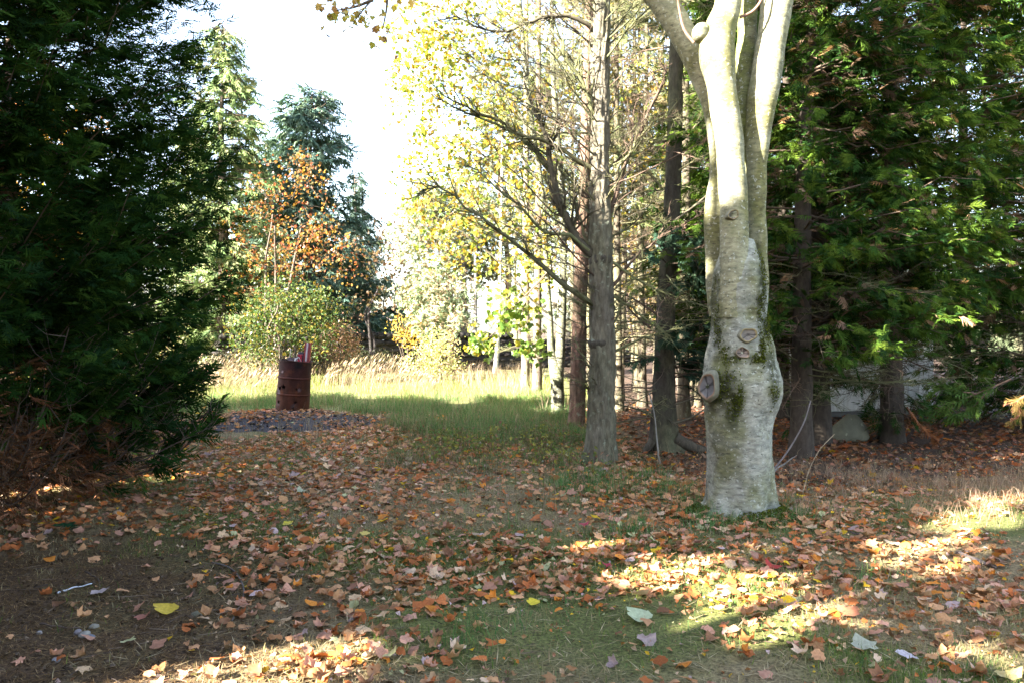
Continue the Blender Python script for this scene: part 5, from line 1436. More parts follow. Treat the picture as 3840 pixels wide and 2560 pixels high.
mb = MB(); box(mb, (-0.1, -0.14, 1.60), (slen + 0.1, 2.15, 1.70), (0.30, 0.31, 0.33)); o = bpy.data.objects.new('roof', mb.mesh('roof', M['plain'], False)); COL.objects.link(o); o.parent = t_sh
mb = MB(); box(mb, (-0.04, -0.03, -0.1), (slen + 0.04, 2.05, 0.075), (0.12, 0.12, 0.12)); o = bpy.data.objects.new('plinth', mb.mesh('plinth', M['plain'], False)); COL.objects.link(o); o.parent = t_sh
mb = MB(); box(mb, (slen * 0.42, -0.045, 0.12), (slen * 0.42 + 0.07, -0.0205, 1.58), (0.45, 0.47, 0.50)); o = bpy.data.objects.new('door_post', mb.mesh('door_post', M['plain'], False)); COL.objects.link(o); o.parent = t_sh

# ------------------------------------------------------------------ grey roofed house far beyond the wall
hb = gz(1425, 70)
t_h = thing('house', 'distant pale house with slate grey roof glimpsed beyond the wall', 'house', hb)
mb = MB(); box(mb, (-5, 0, -0.2), (5, 7, 1.55), (0.55, 0.50, 0.46), o=hb); part('wall', mb, M['plain'], t_h, False)
mb = MB(); mb.add(A([(-5.3, -0.4, 1.56), (5.3, -0.4, 1.56), (5.3, 3.5, 3.1), (-5.3, 3.5, 3.1), (-5.3, 7.4, 1.56), (5.3, 7.4, 1.56)]) + hb, quad=[(0, 1, 2, 3), (3, 2, 5, 4)], tri=[(0, 3, 4), (1, 5, 2)], col=(0.20, 0.19, 0.22)); part('roof', mb, M['plain'], t_h, False)
mb = MB()
for x in (-3.2, 0.2, 3.2): box(mb, (x - 0.5, -0.05, 0.5), (x + 0.5, -0.01, 1.35), (0.05, 0.06, 0.08), o=hb)
part('window', mb, M['plain'], t_h, False)
mb = MB(); box(mb, (3.4, 3.1, 2.9), (4.1, 3.9, 3.7), (0.35, 0.3, 0.27), o=hb); part('chimney', mb, M['plain'], t_h, False)

# ------------------------------------------------------------------ boulder
b0 = G(3177, 1640); t_b2 = thing('boulder', 'rounded grey beige boulder on the leaf litter beside the dark trunks', 'boulder', b0)
n = 40; m = 24; th = np.linspace(0, math.pi, m)[:, None]; ph = np.arange(n)[None] * 2 * math.pi / n
sx = np.sin(th) * np.cos(ph); sy = np.sin(th) * np.sin(ph); szz = np.cos(th) + 0 * ph
k = 0.75 + 0.5 * fbm(sx * 1.3 + 3, sy * 1.3, szz * 1.3, 9) + 0.16 * fbm(sx * 4, sy * 4, szz * 4, 4)
V = np.stack((sx * 0.25 * k, sy * 0.22 * k, szz * 0.24 * k + 0.10), -1); tp = 1 - 0.55 * np.clip(V[..., 2] / 0.34, 0, 1) ** 1.3; V[..., 0] = V[..., 0] * tp * 1.08 + 0.16 * V[..., 2]; V[..., 1] *= tp
i = np.arange(m - 1)[:, None]; j = np.arange(n)[None]
mb = MB(); mb.add(V.reshape(-1, 3) + b0, quad=np.stack((i * n + j, i * n + (j + 1) % n, (i + 1) * n + (j + 1) % n, (i + 1) * n + j), -1).reshape(-1, 4), col=(0.125, 0.122, 0.088))
part('rock', mb, M['rock'], t_b2)

# ------------------------------------------------------------------ rusty drum used as a fire bin
DR = P(1096, 1546, 14.3) * A([1, 1, 0]); DR[2] = float(ash_z(DR[0], DR[1])) + 0.0
t_d = thing('oil_drum', 'rusty burnt oil drum leaning on the ash heap with punched air holes', 'drum', DR)
tilt = math.radians(4.2); DRM = rotm('y', tilt)
def drum_pt(x, y, z): return DRM @ A([x, y, z]) + DR
R0 = 0.288; H0 = 0.885; n = 96; zsv = np.linspace(0, H0, 90)
hoop = lambda z: 0.012 * (np.exp(-((z - 0.295) / 0.012) ** 2) + np.exp(-((z - 0.59) / 0.012) ** 2)) + 0.004 * (np.exp(-((z - 0.335) / 0.01) ** 2) + np.exp(-((z - 0.63) / 0.01) ** 2))
HOLES = [(-0.19, 0.40, .030, .035), (-0.115, 0.43, .036, .036), (0.12, 0.40, 0.02, 0.02), (-0.20, 0.155, .026, .026), (0.115, 0.165, .020, .026), (0.09, 0.07, 0.018, .018)]
a = np.arange(n) * 2 * math.pi / n
def shell(rr, flip):
    V = []
    for z in zsv:
        q = (rr + hoop(z) + 0.004 * np.sin(a * 2 + z * 6) + 0.004 * (vn(np.cos(a) * 3, np.sin(a) * 3, z * 6, 3) - 0.5) * 2)
        V.append(np.stack((np.cos(a) * q, np.sin(a) * q, np.full(n, z) + 0.0), 1))
    V = np.array(V); i = np.arange(len(zsv) - 1)[:, None]; j = np.arange(n)[None]
    q = np.stack((i * n + j, i * n + (j + 1) % n, (i + 1) * n + (j + 1) % n, (i + 1) * n + j), -1).reshape(-1, 4)
    C = V.reshape(-1, 3)[q].mean(1); keep = np.ones(len(q), bool)
    for hx, hz, rx, rz in HOLES: keep &= ~((np.hypot((C[:, 0] - hx) / rx, (C[:, 2] - hz) / rz) < 1 + 0.25 * np.sin(5 * np.arctan2(C[:, 2] - hz, C[:, 0] - hx))) & (C[:, 1] < 0))
    q = q[keep]
    return V.reshape(-1, 3), q[:, ::-1] if flip else q
mb = MB(); V, q = shell(R0, False)
zz = V[:, 2]; w = np.clip((zz - 0.30) / 0.5 + 0.5 * (fbm(V[:, 0] * 6, V[:, 1] * 6, zz * 4, 5) - 0.5), 0, 1)[:, None]
C = A([0.125, 0.048, 0.022]) * (1 - w) + A([0.075, 0.026, 0.026]) * w
C = C * (0.7 + 0.6 * fbm(V[:, 0] * 10, V[:, 1] * 10, zz * 5, 6))[:, None]
edge = np.exp(-((zz - 0.59) / 0.012) ** 2) + np.exp(-((zz - 0.295) / 0.012) ** 2)
C = C + edge[:, None] * A([0.10, 0.05, 0.035])
for fx, fz, fr, fc in [(-0.155, 0.70, 0.020, (0.5, 0.46, 0.45)), (-0.165, 0.685, 0.012, (0.6, 0.55, 0.52)), (-0.215, 0.36, 0.035, (0.28, 0.26, 0.27)), (-0.20, 0.315, 0.028, (0.30, 0.29, 0.30)), (0.16, 0.39, 0.028, (0.20, 0.19, 0.20)), (0.10, 0.10, 0.05, (0.12, 0.10, 0.09)), (0.12, 0.82, 0.07, (0.015, 0.012, 0.014)), (-0.20, 0.12, 0.04, (0.17, 0.13, 0.11))]:
    k = np.clip(1.4 - np.hypot(V[:, 0] - fx, zz - fz) / fr + 0.9 * (vn(V[:, 0] * 60, V[:, 1] * 60, zz * 60, 8) - 0.5), 0, 1)[:, None] * (V[:, 1:2] < 0); C = C * (1 - k) + A(fc) * k
mb.add(V @ DRM.T + DR, quad=q, col=C * A([0.50, 0.38, 0.42]))
V, q = shell(R0 - 0.004, True); mb.add(V @ DRM.T + DR, quad=q, col=(0.030, 0.018, 0.014))
part('shell', mb, M['rust'], t_d)
mb = MB(); aa = np.linspace(0, 2 * math.pi, 61)
tube(mb, np.stack([drum_pt(math.cos(t) * (R0 + 0.002), math.sin(t) * (R0 + 0.002), H0 + 0.010 * math.sin(3 * t)) for t in aa]), np.full(61, 0.011), 8, col=(0.06, 0.028, 0.024), cap=False)
part('rim', mb, M['rust'], t_d)
# charred fill and the rubbish standing in it
mb = MB(); r = np.random.default_rng(620); rr = np.linspace(0, 1, 9)[:, None]; ph = np.arange(30)[None] * 2 * math.pi / 30
V = np.stack((rr * np.cos(ph) * (R0 - 0.008), rr * np.sin(ph) * (R0 - 0.008), 0.74 + 0.07 * (1 - rr) + 0.05 * vn(rr * 8 * np.cos(ph), rr * 8 * np.sin(ph), 0, 3)), -1).reshape(-1, 3)
i = np.arange(8)[:, None]; j = np.arange(30)[None]
mb.add(V @ DRM.T + DR, quad=np.stack((i * 30 + j, i * 30 + (j + 1) % 30, (i + 1) * 30 + (j + 1) % 30, (i + 1) * 30 + j), -1).reshape(-1, 4), col=(0.03, 0.026, 0.026))
part('charred_fill', mb, M['ash'], t_d)


def rub(name, lab, cat, build, mat='plain'):
    t = thing(name, lab, cat, drum_pt(0, 0, 0.8)); build(t); return t


def b_red(t):
    m_ = MB(); Q = rotm('y', math.radians(2)); Q = DRM @ Q
    o = drum_pt(0.195, -0.02, 0.70)
    box(m_, (-0.052, -0.045, 0), (0.052, -0.033, 0.53), (0.24, 0.05, 0.055), M=Q, o=o); box(m_, (-0.052, -0.033, 0), (-0.040, 0.045, 0.53), (0.40, 0.05, 0.07), M=Q, o=o); box(m_, (0.040, -0.033, 0), (0.052, 0.045, 0.53), (0.30, 0.025, 0.03), M=Q, o=o)
    part('channel', m_, M['plain'], t, False)
    m_ = MB(); box(m_, (-0.020, -0.049, 0.20), (0.012, -0.0455, 0.525), (0.55, 0.48, 0.52), M=Q, o=o); part('white_stripe', m_, M['plain'], t, False)
rub('plastic_channel', 'tall red plastic channel with white stripe sticking out of the drum', 'plastic strip', b_red)
def b_red2(t):
    m_ = MB(); o = drum_pt(0.105, -0.10, 0.70); box(m_, (-0.035, -0.02, 0), (0.035, 0.02, 0.30), (0.36, 0.03, 0.06), M=DRM @ rotm('y', -0.03), o=o); box(m_, (-0.041, -0.026, 0.30), (0.041, 0.026, 0.315), (0.42, 0.05, 0.08), M=DRM @ rotm('y', -0.03), o=o); part('block', m_, M['plain'], t, False)
rub('plastic_block', 'short red plastic block beside the taller red channel', 'plastic block', b_red2)
def b_grey(t):
    m_ = MB(); o = drum_pt(0.06, 0.05, 0.72); Q = DRM @ rotm('z', 0.3) @ rotm('y', 0.06)
    v = A([(-0.06, 0), (0.06, 0), (0.06, 0.30), (0.045, 0.325), (-0.035, 0.325), (-0.06, 0.28)]); V = np.concatenate((np.insert(v, 1, -0.03, 1), np.insert(v, 1, 0.03, 1)))
    m_.add(V @ Q.T + o, quad=[(i_, (i_ + 1) % 6, (i_ + 1) % 6 + 6, i_ + 6) for i_ in range(6)] + [(0, 3, 2, 1), (0, 5, 4, 3), (6, 7, 8, 9), (6, 9, 10, 11)], col=(0.045, 0.055, 0.075)); part('board', m_, M['plain'], t, False)
rub('charred_board', 'dark blue grey board end standing among the rubbish in the drum', 'board', b_grey)
def b_paper(t):
    m_ = MB(); o = drum_pt(-0.01, -0.16, 0.80); r = np.random.default_rng(9)
    g = np.linspace(-1, 1, 9); X, Y = np.meshgrid(g, g); V = np.stack((X * 0.09, 0.03 * np.sin(X * 5) * np.cos(Y * 4), Y * 0.085 + 0.07 + 0.02 * X), -1).reshape(-1, 3) + r.normal(0, 0.006, (81, 3))
    i = np.arange(8)[:, None]; j = np.arange(8)[None]
    m_.add(V @ DRM.T + o, quad=np.stack((i * 9 + j, i * 9 + j + 1, (i + 1) * 9 + j + 1, (i + 1) * 9 + j), -1).reshape(-1, 4), col=(0.22, 0.17, 0.19)); part('sheet', m_, M['plain'], t)
    m_ = MB(); tube(m_, A([drum_pt(0.035, -0.2, 0.85), drum_pt(0.05, -0.2, 0.93), drum_pt(0.10, -0.19, 0.97), drum_pt(0.14, -0.18, 0.90)]), [0.008, 0.008, 0.008, 0.006], 6, col=(0.6, 0.6, 0.62)); tube(m_, A([drum_pt(0.02, -0.2, 0.82), drum_pt(0.03, -0.2, 0.88), drum_pt(0.045, -0.2, 0.95)]), [0.01, 0.01, 0.008], 6, col=(0.55, 0.55, 0.55)); part('strap', m_, M['plain'], t)
rub('crumpled_paper', 'crumpled greyish paper with pale straps on top of the drum fill', 'paper', b_paper)
STK = [((-0.20, -0.05, 0.72), (-0.27, -0.05, 1.02), 0.014, (0.13, 0.10, 0.07), 'brown stick leaning out over the left rim of the drum'), ((-0.12, 0, 0.75), (-0.10, 0, 1.10), 0.012, (0.5, 0.46, 0.42), 'pale peeled stick standing upright in the drum'),
       ((-0.03, 0.08, 0.75), (-0.06, 0.1, 1.14), 0.022, (0.10, 0.08, 0.06), 'thick dark stick standing in the middle of the drum'), ((-0.22, 0.02, 0.75), (-0.31, 0, 1.12), 0.006, (0.2, 0.16, 0.12), 'thinnest twig reaching furthest left from the drum'), ((0.0, 0.1, 0.75), (0.03, 0.12, 1.05), 0.016, (0.13, 0.11, 0.09), 'short brown stick just left of the grey board')]
for p0, p1, rd, cl, lab in STK:
    t = thing('stick', lab, 'stick', drum_pt(*p0)); m_ = MB(); q = np.linspace(0, 1, 7)[:, None]; pp = drum_pt(*p0) * (1 - q) + drum_pt(*p1) * q; pp[1:-1] += np.random.default_rng(int(rd * 1e4)).normal(0, 0.008, (5, 3))
    tube(m_, pp, np.linspace(rd, rd * 0.7, 7), 7, col=cl); part('wood', m_, M['twig'], t)
t = thing('maple_leaf', 'single yellow maple leaf caught on the sticks at the left of the drum', 'leaf', drum_pt(-0.19, -0.06, 1.0)); v_, f_ = LEAF_HI[0]; m_ = MB(); m_.add(v_ * 0.085 @ rotm('x', 1.3).T + drum_pt(-0.19, -0.07, 1.0), tri=f_, col=(0.5, 0.36, 0.05)); part('blade', m_, M['leaf_tree'], t)
m_ = MB(); box(m_, (-0.16, -0.05, -0.03), (0.16, 0.05, 0.02), (0.40, 0.36, 0.33), M=rotm('z', 0.1), o=G(1112, 1556) + A([0, 0, 0.14])); tag(part('flat_stone', m_, M['rock'], None, False), 'pale flat stone under the front edge of the rusty drum', 'stone')

# charcoal lumps on the ash heap
r = np.random.default_rng(630); m_ = MB(); n = 900
x = r.uniform(-5.7, -2.1, n); y = r.uniform(12.2, 15.2, n); k = np.hypot((x + 3.9) / 1.7, (y - 13.75) / 1.3) < 1; x, y = x[k], y[k]; n = len(x)
OV = A([(1, 0, 0), (-1, 0, 0), (0, 1, 0), (0, -1, 0), (0, 0, .7), (0, 0, -.7)]); OT = [(0, 2, 4), (2, 1, 4), (1, 3, 4), (3, 0, 4), (2, 0, 5), (1, 2, 5), (3, 1, 5), (0, 3, 5)]
m_.scat(OV, OT, frames(r.normal(0, 1, (n, 3))) * r.uniform(0.008, 0.035, n)[:, None, None], np.stack((x, y, ash_z(x, y) + 0.01), 1), mixcol([(0.03, 0.028, 0.03), (0.08, 0.075, 0.08), (0.20, 0.18, 0.17), (0.06, 0.05, 0.045)], n, r))
part('charcoal_lumps', m_, M['ash'], kind='stuff')

# faint wires across the sky
for lab, a0, a1 in [('upper of two faint overhead wires crossing the white sky', P(880, -40, 62), P(1480, 300, 50)), ('lower of two faint overhead wires crossing the white sky', P(900, 190, 62), P(1250, 370, 50))]:
    d_ = a1 - a0; q = np.linspace(-1.5, 2.5, 40)[:, None]; pp = a0 + d_ * q; pp[:, 2] -= 0.5 * (1 - ((q[:, 0] - 0.5) / 2) ** 2) - 0.45; m_ = MB(); tube(m_, pp, np.full(40, 0.006), 5, col=(0.15, 0.15, 0.16)); tag(part('overhead_wire', m_, M['plain']), lab, 'wire')

# ------------------------------------------------------------------ sticks, pebbles, needles on the ground
def ground_stick(name, lab, uv, rad, cl, lift=0.012):
    q = A([G(u, v) for u, v in uv]); q = resample(q, 16); q[:, 2] = gh(q[:, 0], q[:, 1]) + lift + 0.003 * np.sin(np.arange(16)); t = MB(); tube(t, q, np.linspace(rad, rad * 0.6, 16), 7, col=cl, disp=lambda V, R, a: 0.25 * R[:, None] * (vn(V[..., 0] * 60, V[..., 1] * 60, V[..., 2] * 60, 4) - 0.5)); tag(part(name, t, M['twig']), lab, 'stick')
ground_stick('stick', 'curved dark grey stick on the brown needles left of centre', [(795, 2115), (865, 2140), (905, 2190), (915, 2230), (895, 2280), (870, 2325)], 0.007, (0.12, 0.10, 0.09))
ground_stick('stick', 'pale bluish white stripped stick on the needles at lower left', [(215, 2230), (255, 2215), (345, 2195)], 0.006, (0.50, 0.50, 0.54))
ground_stick('stick', 'short bent dark twig just above the white stick', [(320, 2150), (365, 2175), (375, 2205)], 0.005, (0.09, 0.07, 0.06))
ground_stick('stick', 'thin brown stick lying level near the pebbles at lower left', [(150, 2355), (230, 2368), (300, 2372)], 0.005, (0.14, 0.10, 0.08))
ground_stick('stick', 'grey stick lying among leaves right of the pale tree foot', [(2930, 1865), (3000, 1875), (3060, 1890)], 0.014, (0.17, 0.14, 0.12))
ground_stick('stick', 'dark broken stick in the leaf bed towards the right edge', [(3590, 2070), (3680, 2100), (3735, 2120)], 0.018, (0.15, 0.12, 0.11))
ground_stick('stick', 'small dark stick in the shade in front of the dry grass', [(3180, 1995), (3220, 2005), (3260, 2012)], 0.010, (0.10, 0.09, 0.09))
ground_stick('stick', 'long thin stick pointing at the sunlit patch right of the red leaf', [(2940, 2150), (3000, 2175), (3080, 2210), (3130, 2235)], 0.009, (0.20, 0.16, 0.13))
ground_stick('stick', 'sloping stick beside the birch like tree foot, on the right', [(2900, 1790), (2960, 1740), (3010, 1700)], 0.010, (0.19, 0.17, 0.15), 0.05)
for lab, uv, Y, rd, cl in [('pale slanting sapling stem in front of the dark spruce root', [(2435, 1470), (2455, 1560), (2465, 1660), (2480, 1745), (2490, 1760)], 9.4, 0.011, (0.22, 0.21, 0.19)), ('thin grey stem leaning across the slim cypress trunk', [(3040, 1500), (3020, 1570), (2985, 1640), (2940, 1710), (2900, 1760)], 8.2, 0.010, (0.17, 0.15, 0.15)),
                           ('long dry straw stem arching right of the pale tree', [(3130, 1625), (3070, 1690), (3035, 1760), (3010, 1850)], 7.6, 0.0045, (0.38, 0.30, 0.20))]:
    q = resample(A([P(u, v, Y) for u, v in uv]), 16); m_ = MB(); tube(m_, q, np.linspace(rd * 0.6, rd, 16), 7, col=cl); tag(part('sapling_stem', m_, M['twig']), lab, 'stem')
PEB = [(G(738 + 0, 2305), 0.030, (0.17, 0.155, 0.11), 'rounded olive brown pebble right of the yellow leaf on the needles'), (G(318, 2395), 0.030, (0.27, 0.25, 0.22), 'largest pale pebble of the little group at lower left'), (G(293, 2383), 0.022, (0.26, 0.23, 0.24), 'small pinkish pebble left in the little group'), (G(341, 2400), 0.021, (0.17, 0.18, 0.21), 'small slate blue pebble right in the little group'),
       (G(352, 2362), 0.025, (0.24, 0.22, 0.18), 'tan pebble just behind the little group of pebbles'), (G(210, 2485), 0.022, (0.3, 0.29, 0.3), 'lone pale pebble nearest the lower left corner'), (G(147, 2386), 0.016, (0.3, 0.27, 0.26), 'tiny pebble left of the little group'), (G(785, 2490), 0.020, (0.28, 0.29, 0.32), 'bluish pebble at the edge of the sunlit leaves')]
mp_ = MB(); th = np.linspace(0, math.pi, 7)[:, None]; ph = np.arange(10)[None] * 2 * math.pi / 10
V = np.stack((np.sin(th) * np.cos(ph) * 1.1, np.sin(th) * np.sin(ph) * 0.9, np.cos(th) * 0.65 + 0 * ph), -1); V *= (0.9 + 0.25 * vn(V[..., 0] * 1.5, V[..., 1] * 1.5, V[..., 2] * 1.5, 3))[..., None]
i = np.arange(6)[:, None]; j = np.arange(10)[None]; mp_.add(V.reshape(-1, 3), quad=np.stack((i * 10 + j, i * 10 + (j + 1) % 10, (i + 1) * 10 + (j + 1) % 10, (i + 1) * 10 + j), -1).reshape(-1, 4))
mp_ = mp_.mesh('pebble', M['stone'])
for k, (p, s, c, lab) in enumerate(PEB):
    tag(link('pebble', mp_, None, (p[0], p[1], float(gh(p[0], p[1])) + s * 0.3), (0, 0, k), (s, s, s), c), lab, 'pebble', 'pebbles on the needle floor')
# brown needle litter under the left cypress
r = np.random.default_rng(640); n = 95000
x = r.uniform(-3.6, 0.6, n); y = r.uniform(2.9, 7.5, n); k = r.random(n) < zone_needles(x, y) + 0.06; x, y = x[k], y[k]; n = len(x)
a = r.uniform(0, 6.28, n); L = r.uniform(0.015, 0.06, n)[:, None]; d = np.stack((np.cos(a), np.sin(a), r.normal(0, 0.25, n)), 1); p0 = np.stack((x, y, gh(x, y) + 0.012), 1)
m_ = MB(); KN = kite((0, 0), (0, 1), 1.0, 0.045); m_.scat(np.array(KN[0]), np.array(KN[1]), frames(d) * L[:, :, None], p0, mixcol([(0.15, 0.092, 0.044), (0.20, 0.125, 0.062), (0.08, 0.05, 0.028), (0.29, 0.195, 0.105)], n, r, 0.3))
part('needle_litter', m_, M['grass'], kind='stuff', smooth=False)


r = np.random.default_rng(682); n = 5200; x = r.uniform(-3.4, 0.4, n); y = r.uniform(3.0, 7.2, n); k = r.random(n) < zone_needles(x, y) + 0.05; x, y = x[k], y[k]; n = len(x)
m_ = MB(); m_.scat(OV, OT, frames(r.normal(0, 1, (n, 3))) * (0.003 + 0.016 * r.random((n, 1, 1)) ** 3), np.stack((x, y, gh(x, y) + 0.012), 1), mixcol([(0.085, 0.055, 0.033), (0.12, 0.08, 0.05), (0.06, 0.04, 0.026), (0.15, 0.11, 0.08)], n, r, 0.3)); part('soil_crumbs', m_, M['leaf_small'], kind='stuff', smooth=False)
n = 420; x = r.uniform(-3.2, 0.3, n); y = r.uniform(3.2, 7.0, n); a = r.uniform(0, 6.28, n); L = r.uniform(0.06, 0.22, n)[:, None]; d = np.stack((np.cos(a), np.sin(a), np.zeros(n)), 1); p0 = np.stack((x, y, gh(x, y) + 0.016), 1)
m_ = MB(); twigs(m_, p0, p0 + d * L * 0.5 + r.normal(0, 0.012, (n, 3)) * A([1, 1, 0.3]), p0 + d * L, r.uniform(0.0015, 0.003, n), mixcol([(0.12, 0.085, 0.06), (0.18, 0.13, 0.09), (0.08, 0.06, 0.05)], n, r, 0.3)); part('fallen_twigs', m_, M['twig'], kind='stuff', smooth=False)


# ------------------------------------------------------------------ grasses
def blades(mb, x, y, h, w, lean, cols, r, z0=None, wind=(0, 0), face=None):
    n = len(x); z = gh(x, y) if z0 is None else z0
    a = r.uniform(0, 6.28, n); b = r.uniform(0, 6.28, n)
    s = np.stack((np.cos(a), np.sin(a), np.zeros(n)), 1) * (w / 2)[:, None]
    ld = np.stack((np.cos(b) * lean + wind[0], np.sin(b) * lean + wind[1], np.zeros(n)), 1) * h[:, None]
    p = np.stack((x, y, z - 0.01), 1)
    m1 = p + ld * 0.35 + A([0, 0, 1]) * (h * 0.6)[:, None]; t_ = p + ld + A([0, 0, 1]) * (h * (1 - 0.3 * np.clip(lean, 0, 1)))[:, None]
    V = np.stack((p - s, p + s, m1 + s * 0.7, m1 - s * 0.7, t_), 1)
    f = np.array([(0, 1, 2), (0, 2, 3), (3, 2, 4)])[None] + (np.arange(n) * 5)[:, None, None]
    mb.add(V.reshape(-1, 3), tri=f.reshape(-1, 3), col=np.repeat(cols, 5, 0))


r = np.random.default_rng(650)
FG = [(0.13, 0.19, 0.04), (0.10, 0.15, 0.036), (0.17, 0.22, 0.05), (0.28, 0.23, 0.11), (0.36, 0.29, 0.17)]
n = 205000; y = 2.7 + 9.8 * r.random(n) ** 1.25; x = (r.random(n) - 0.5) * (1.42 * y + 2.4)
dens = np.clip((fbm(x * 1.1, y * 1.1, 0, 5) - 0.34) * 2.4, 0.10, 1) * (1 - zone_needles(x, y) * 0.97) * (1 - zone_wood(x, y) * 0.93)
k = r.random(n) < dens; x, y = x[k], y[k]; n = len(x)
tan_ = np.clip((fbm(x * 0.9, y * 0.9, 0, 5) - 0.40) * 4, 0, 1); c = np.where((r.random(n) < tan_ * 0.6 + 0.36)[:, None], mixcol(FG[3:], n, r, 0.3), mixcol(FG[:3], n, r, 0.3))
m_ = MB(); blades(m_, x, y, r.uniform(0.018, 0.075, n), r.uniform(0.0025, 0.0055, n), r.uniform(0.1, 1.0, n), c, r)
part('short_grass', m_, M['grass'], kind='stuff', smooth=False)

# taller tufts
def tufts(name, cents, per, rad, h, w, cols, sd, lean=0.35, lab=None):
    r = np.random.default_rng(sd); C = np.repeat(A(cents), per, 0); n = len(C)
    a = r.uniform(0, 6.28, n); q = np.abs(r.normal(0, rad, n)); x = C[:, 0] + np.cos(a) * q; y = C[:, 1] + np.sin(a) * q
    m_ = MB(); blades(m_, x, y, r.uniform(*h, n), r.uniform(*w, n), r.uniform(0, lean * 2, n), mixcol(cols, n, r, 0.3), r)
    return part(name, m_, M['grass'], kind='stuff', smooth=False)


GT = [(0.09, 0.20, 0.065), (0.07, 0.16, 0.055), (0.13, 0.24, 0.085)]
tufts('green_grass_tufts', [G(u, v)[:2] for u, v in [(2290, 1800), (2370, 1790), (2210, 1850), (2180, 1890), (2440, 1830), (2520, 1850), (2560, 1900), (1500, 1700), (1440, 1680), (1560, 1720), (1380, 1650), (1720, 1850), (1480, 1560), (2250, 1930), (2600, 1830), (2950, 1880), (2980, 1900), (1800, 2370), (1900, 1960), (2830, 2210), (3270, 2150), (3230, 2170), (1720, 2440), (1000, 1560)]], 60, 0.13, (0.04, 0.15), (0.0025, 0.005), GT + [(0.20, 0.24, 0.08)], 651, 0.5)
r = np.random.default_rng(656); y_ = r.uniform(3.4, 9.5, 260); x_ = (r.random(260) - 0.4) * 1.1 * y_; k_ = (vn(x_ * 0.9, y_ * 0.9, 0, 5) < 0.5) & (zone_needles(x_, y_) < 0.1) & (zone_wood(x_, y_) < 0.5)
tufts('small_grass_tufts', np.stack((x_, y_), 1)[k_], 40, 0.16, (0.03, 0.09), (0.002, 0.0045), GT + [(0.20, 0.24, 0.08), (0.30, 0.25, 0.14)], 657, 0.6)
r = np.random.default_rng(658); n = 38000; y = 2.7 + 8.3 * r.random(n) ** 1.2; x = (r.random(n) - 0.5) * (1.42 * y + 2.4); k = (r.random(n) < np.clip((fbm(x * 0.9, y * 0.9, 0, 5) - 0.33) * 4, 0.12, 1) * (1 - zone_needles(x, y))); x, y = x[k], y[k]; n = len(x); a = r.uniform(0, 6.28, n)
m_ = MB(); KN = kite((0, 0), (0, 1), 1.0, 0.022); m_.scat(np.array(KN[0]), np.array(KN[1]), frames(np.stack((np.cos(a), np.sin(a), r.normal(0.06, 0.18, n)), 1)) * r.uniform(0.04, 0.13, n)[:, None, None], np.stack((x, y, gh(x, y) + 0.016), 1), mixcol([(0.36, 0.28, 0.17), (0.28, 0.20, 0.12), (0.22, 0.16, 0.09), (0.42, 0.34, 0.22)], n, r, 0.3)); part('dry_grass_litter', m_, M['grass'], kind='stuff', smooth=False)
r = np.random.default_rng(659); y_ = r.uniform(6.0, 9.6, 110); x_ = r.uniform(-0.6, 1.7, 110)
tufts('trunk_side_grass', np.stack((x_, y_), 1)[(np.hypot(x_ - 1.96, y_ - 6.85) > 0.4) & (vn(x_ * 1.3, y_ * 1.3, 0, 12) > 0.4)], 55, 0.12, (0.06, 0.22), (0.0025, 0.005), GT + GT + [(0.33, 0.27, 0.17)], 661, 0.5)
r = np.random.default_rng(652)
c0 = np.stack((r.uniform(-7, 1.2, 560), r.uniform(10.8, 18.5, 560)), 1)
tufts('rough_green_grass', c0[(np.hypot((c0[:, 0] + 3.9) / 1.9, (c0[:, 1] - 13.7) / 1.6) > 1) & (c0[:, 0] > -0.62 * c0[:, 1]) & (c0[:, 1] > 13.6 - 1.3 * np.maximum(0, c0[:, 0] + 2.6)) & (vn(c0[:, 0] * 0.9, c0[:, 1] * 0.9, 0, 7) > 0.25)], 90, 0.22, (0.08, 0.32), (0.004, 0.009), GT + [(0.17, 0.24, 0.09), (0.33, 0.28, 0.16), (0.26, 0.20, 0.12)], 653, 0.6)
c0 = np.stack((r.uniform(-2.6, 1.2, 150), r.uniform(8.6, 13.5, 150)), 1)
tufts('weedy_grass', c0[(c0[:, 0] > -1.4 - (c0[:, 1] - 9) * 0.2) & (c0[:, 0] < 0.9)], 60, 0.16, (0.08, 0.24), (0.003, 0.007), [(0.09, 0.14, 0.05), (0.14, 0.15, 0.07), (0.22, 0.17, 0.10), (0.18, 0.13, 0.09)], 654, 0.45)
# meadow and the band of tall straw
n = 34000; y = 16.5 + 9 * r.random(n); x = r.uniform(-0.62, 0.06, n) * y; x = np.where(r.random(n) < 0.15, x + 1.2, x)
k = vn(x * 0.9, y * 0.9, 0, 7) > 0.30 + 0.2 * r.random(n); x, y = x[k], y[k]; n = len(x)
pt = vn(x * 0.7, y * 1.1, 0, 77); m_ = MB(); blades(m_, x, y, r.uniform(0.12, 0.40, n) * (0.35 + 1.0 * pt), r.uniform(0.006, 0.013, n), r.uniform(0.1, 0.8, n), np.where((pt + r.normal(0, 0.15, n) > 0.55)[:, None], mixcol([(0.33, 0.28, 0.15), (0.25, 0.22, 0.11), (0.22, 0.24, 0.09)], n, r, 0.3), mixcol([(0.19, 0.25, 0.06), (0.14, 0.21, 0.05), (0.25, 0.26, 0.09)], n, r, 0.3)), r)
part('meadow_grass', m_, M['grass'], kind='stuff', smooth=False)
STR = [(0.30, 0.225, 0.155), (0.23, 0.165, 0.12), (0.37, 0.285, 0.205), (0.17, 0.125, 0.09)]
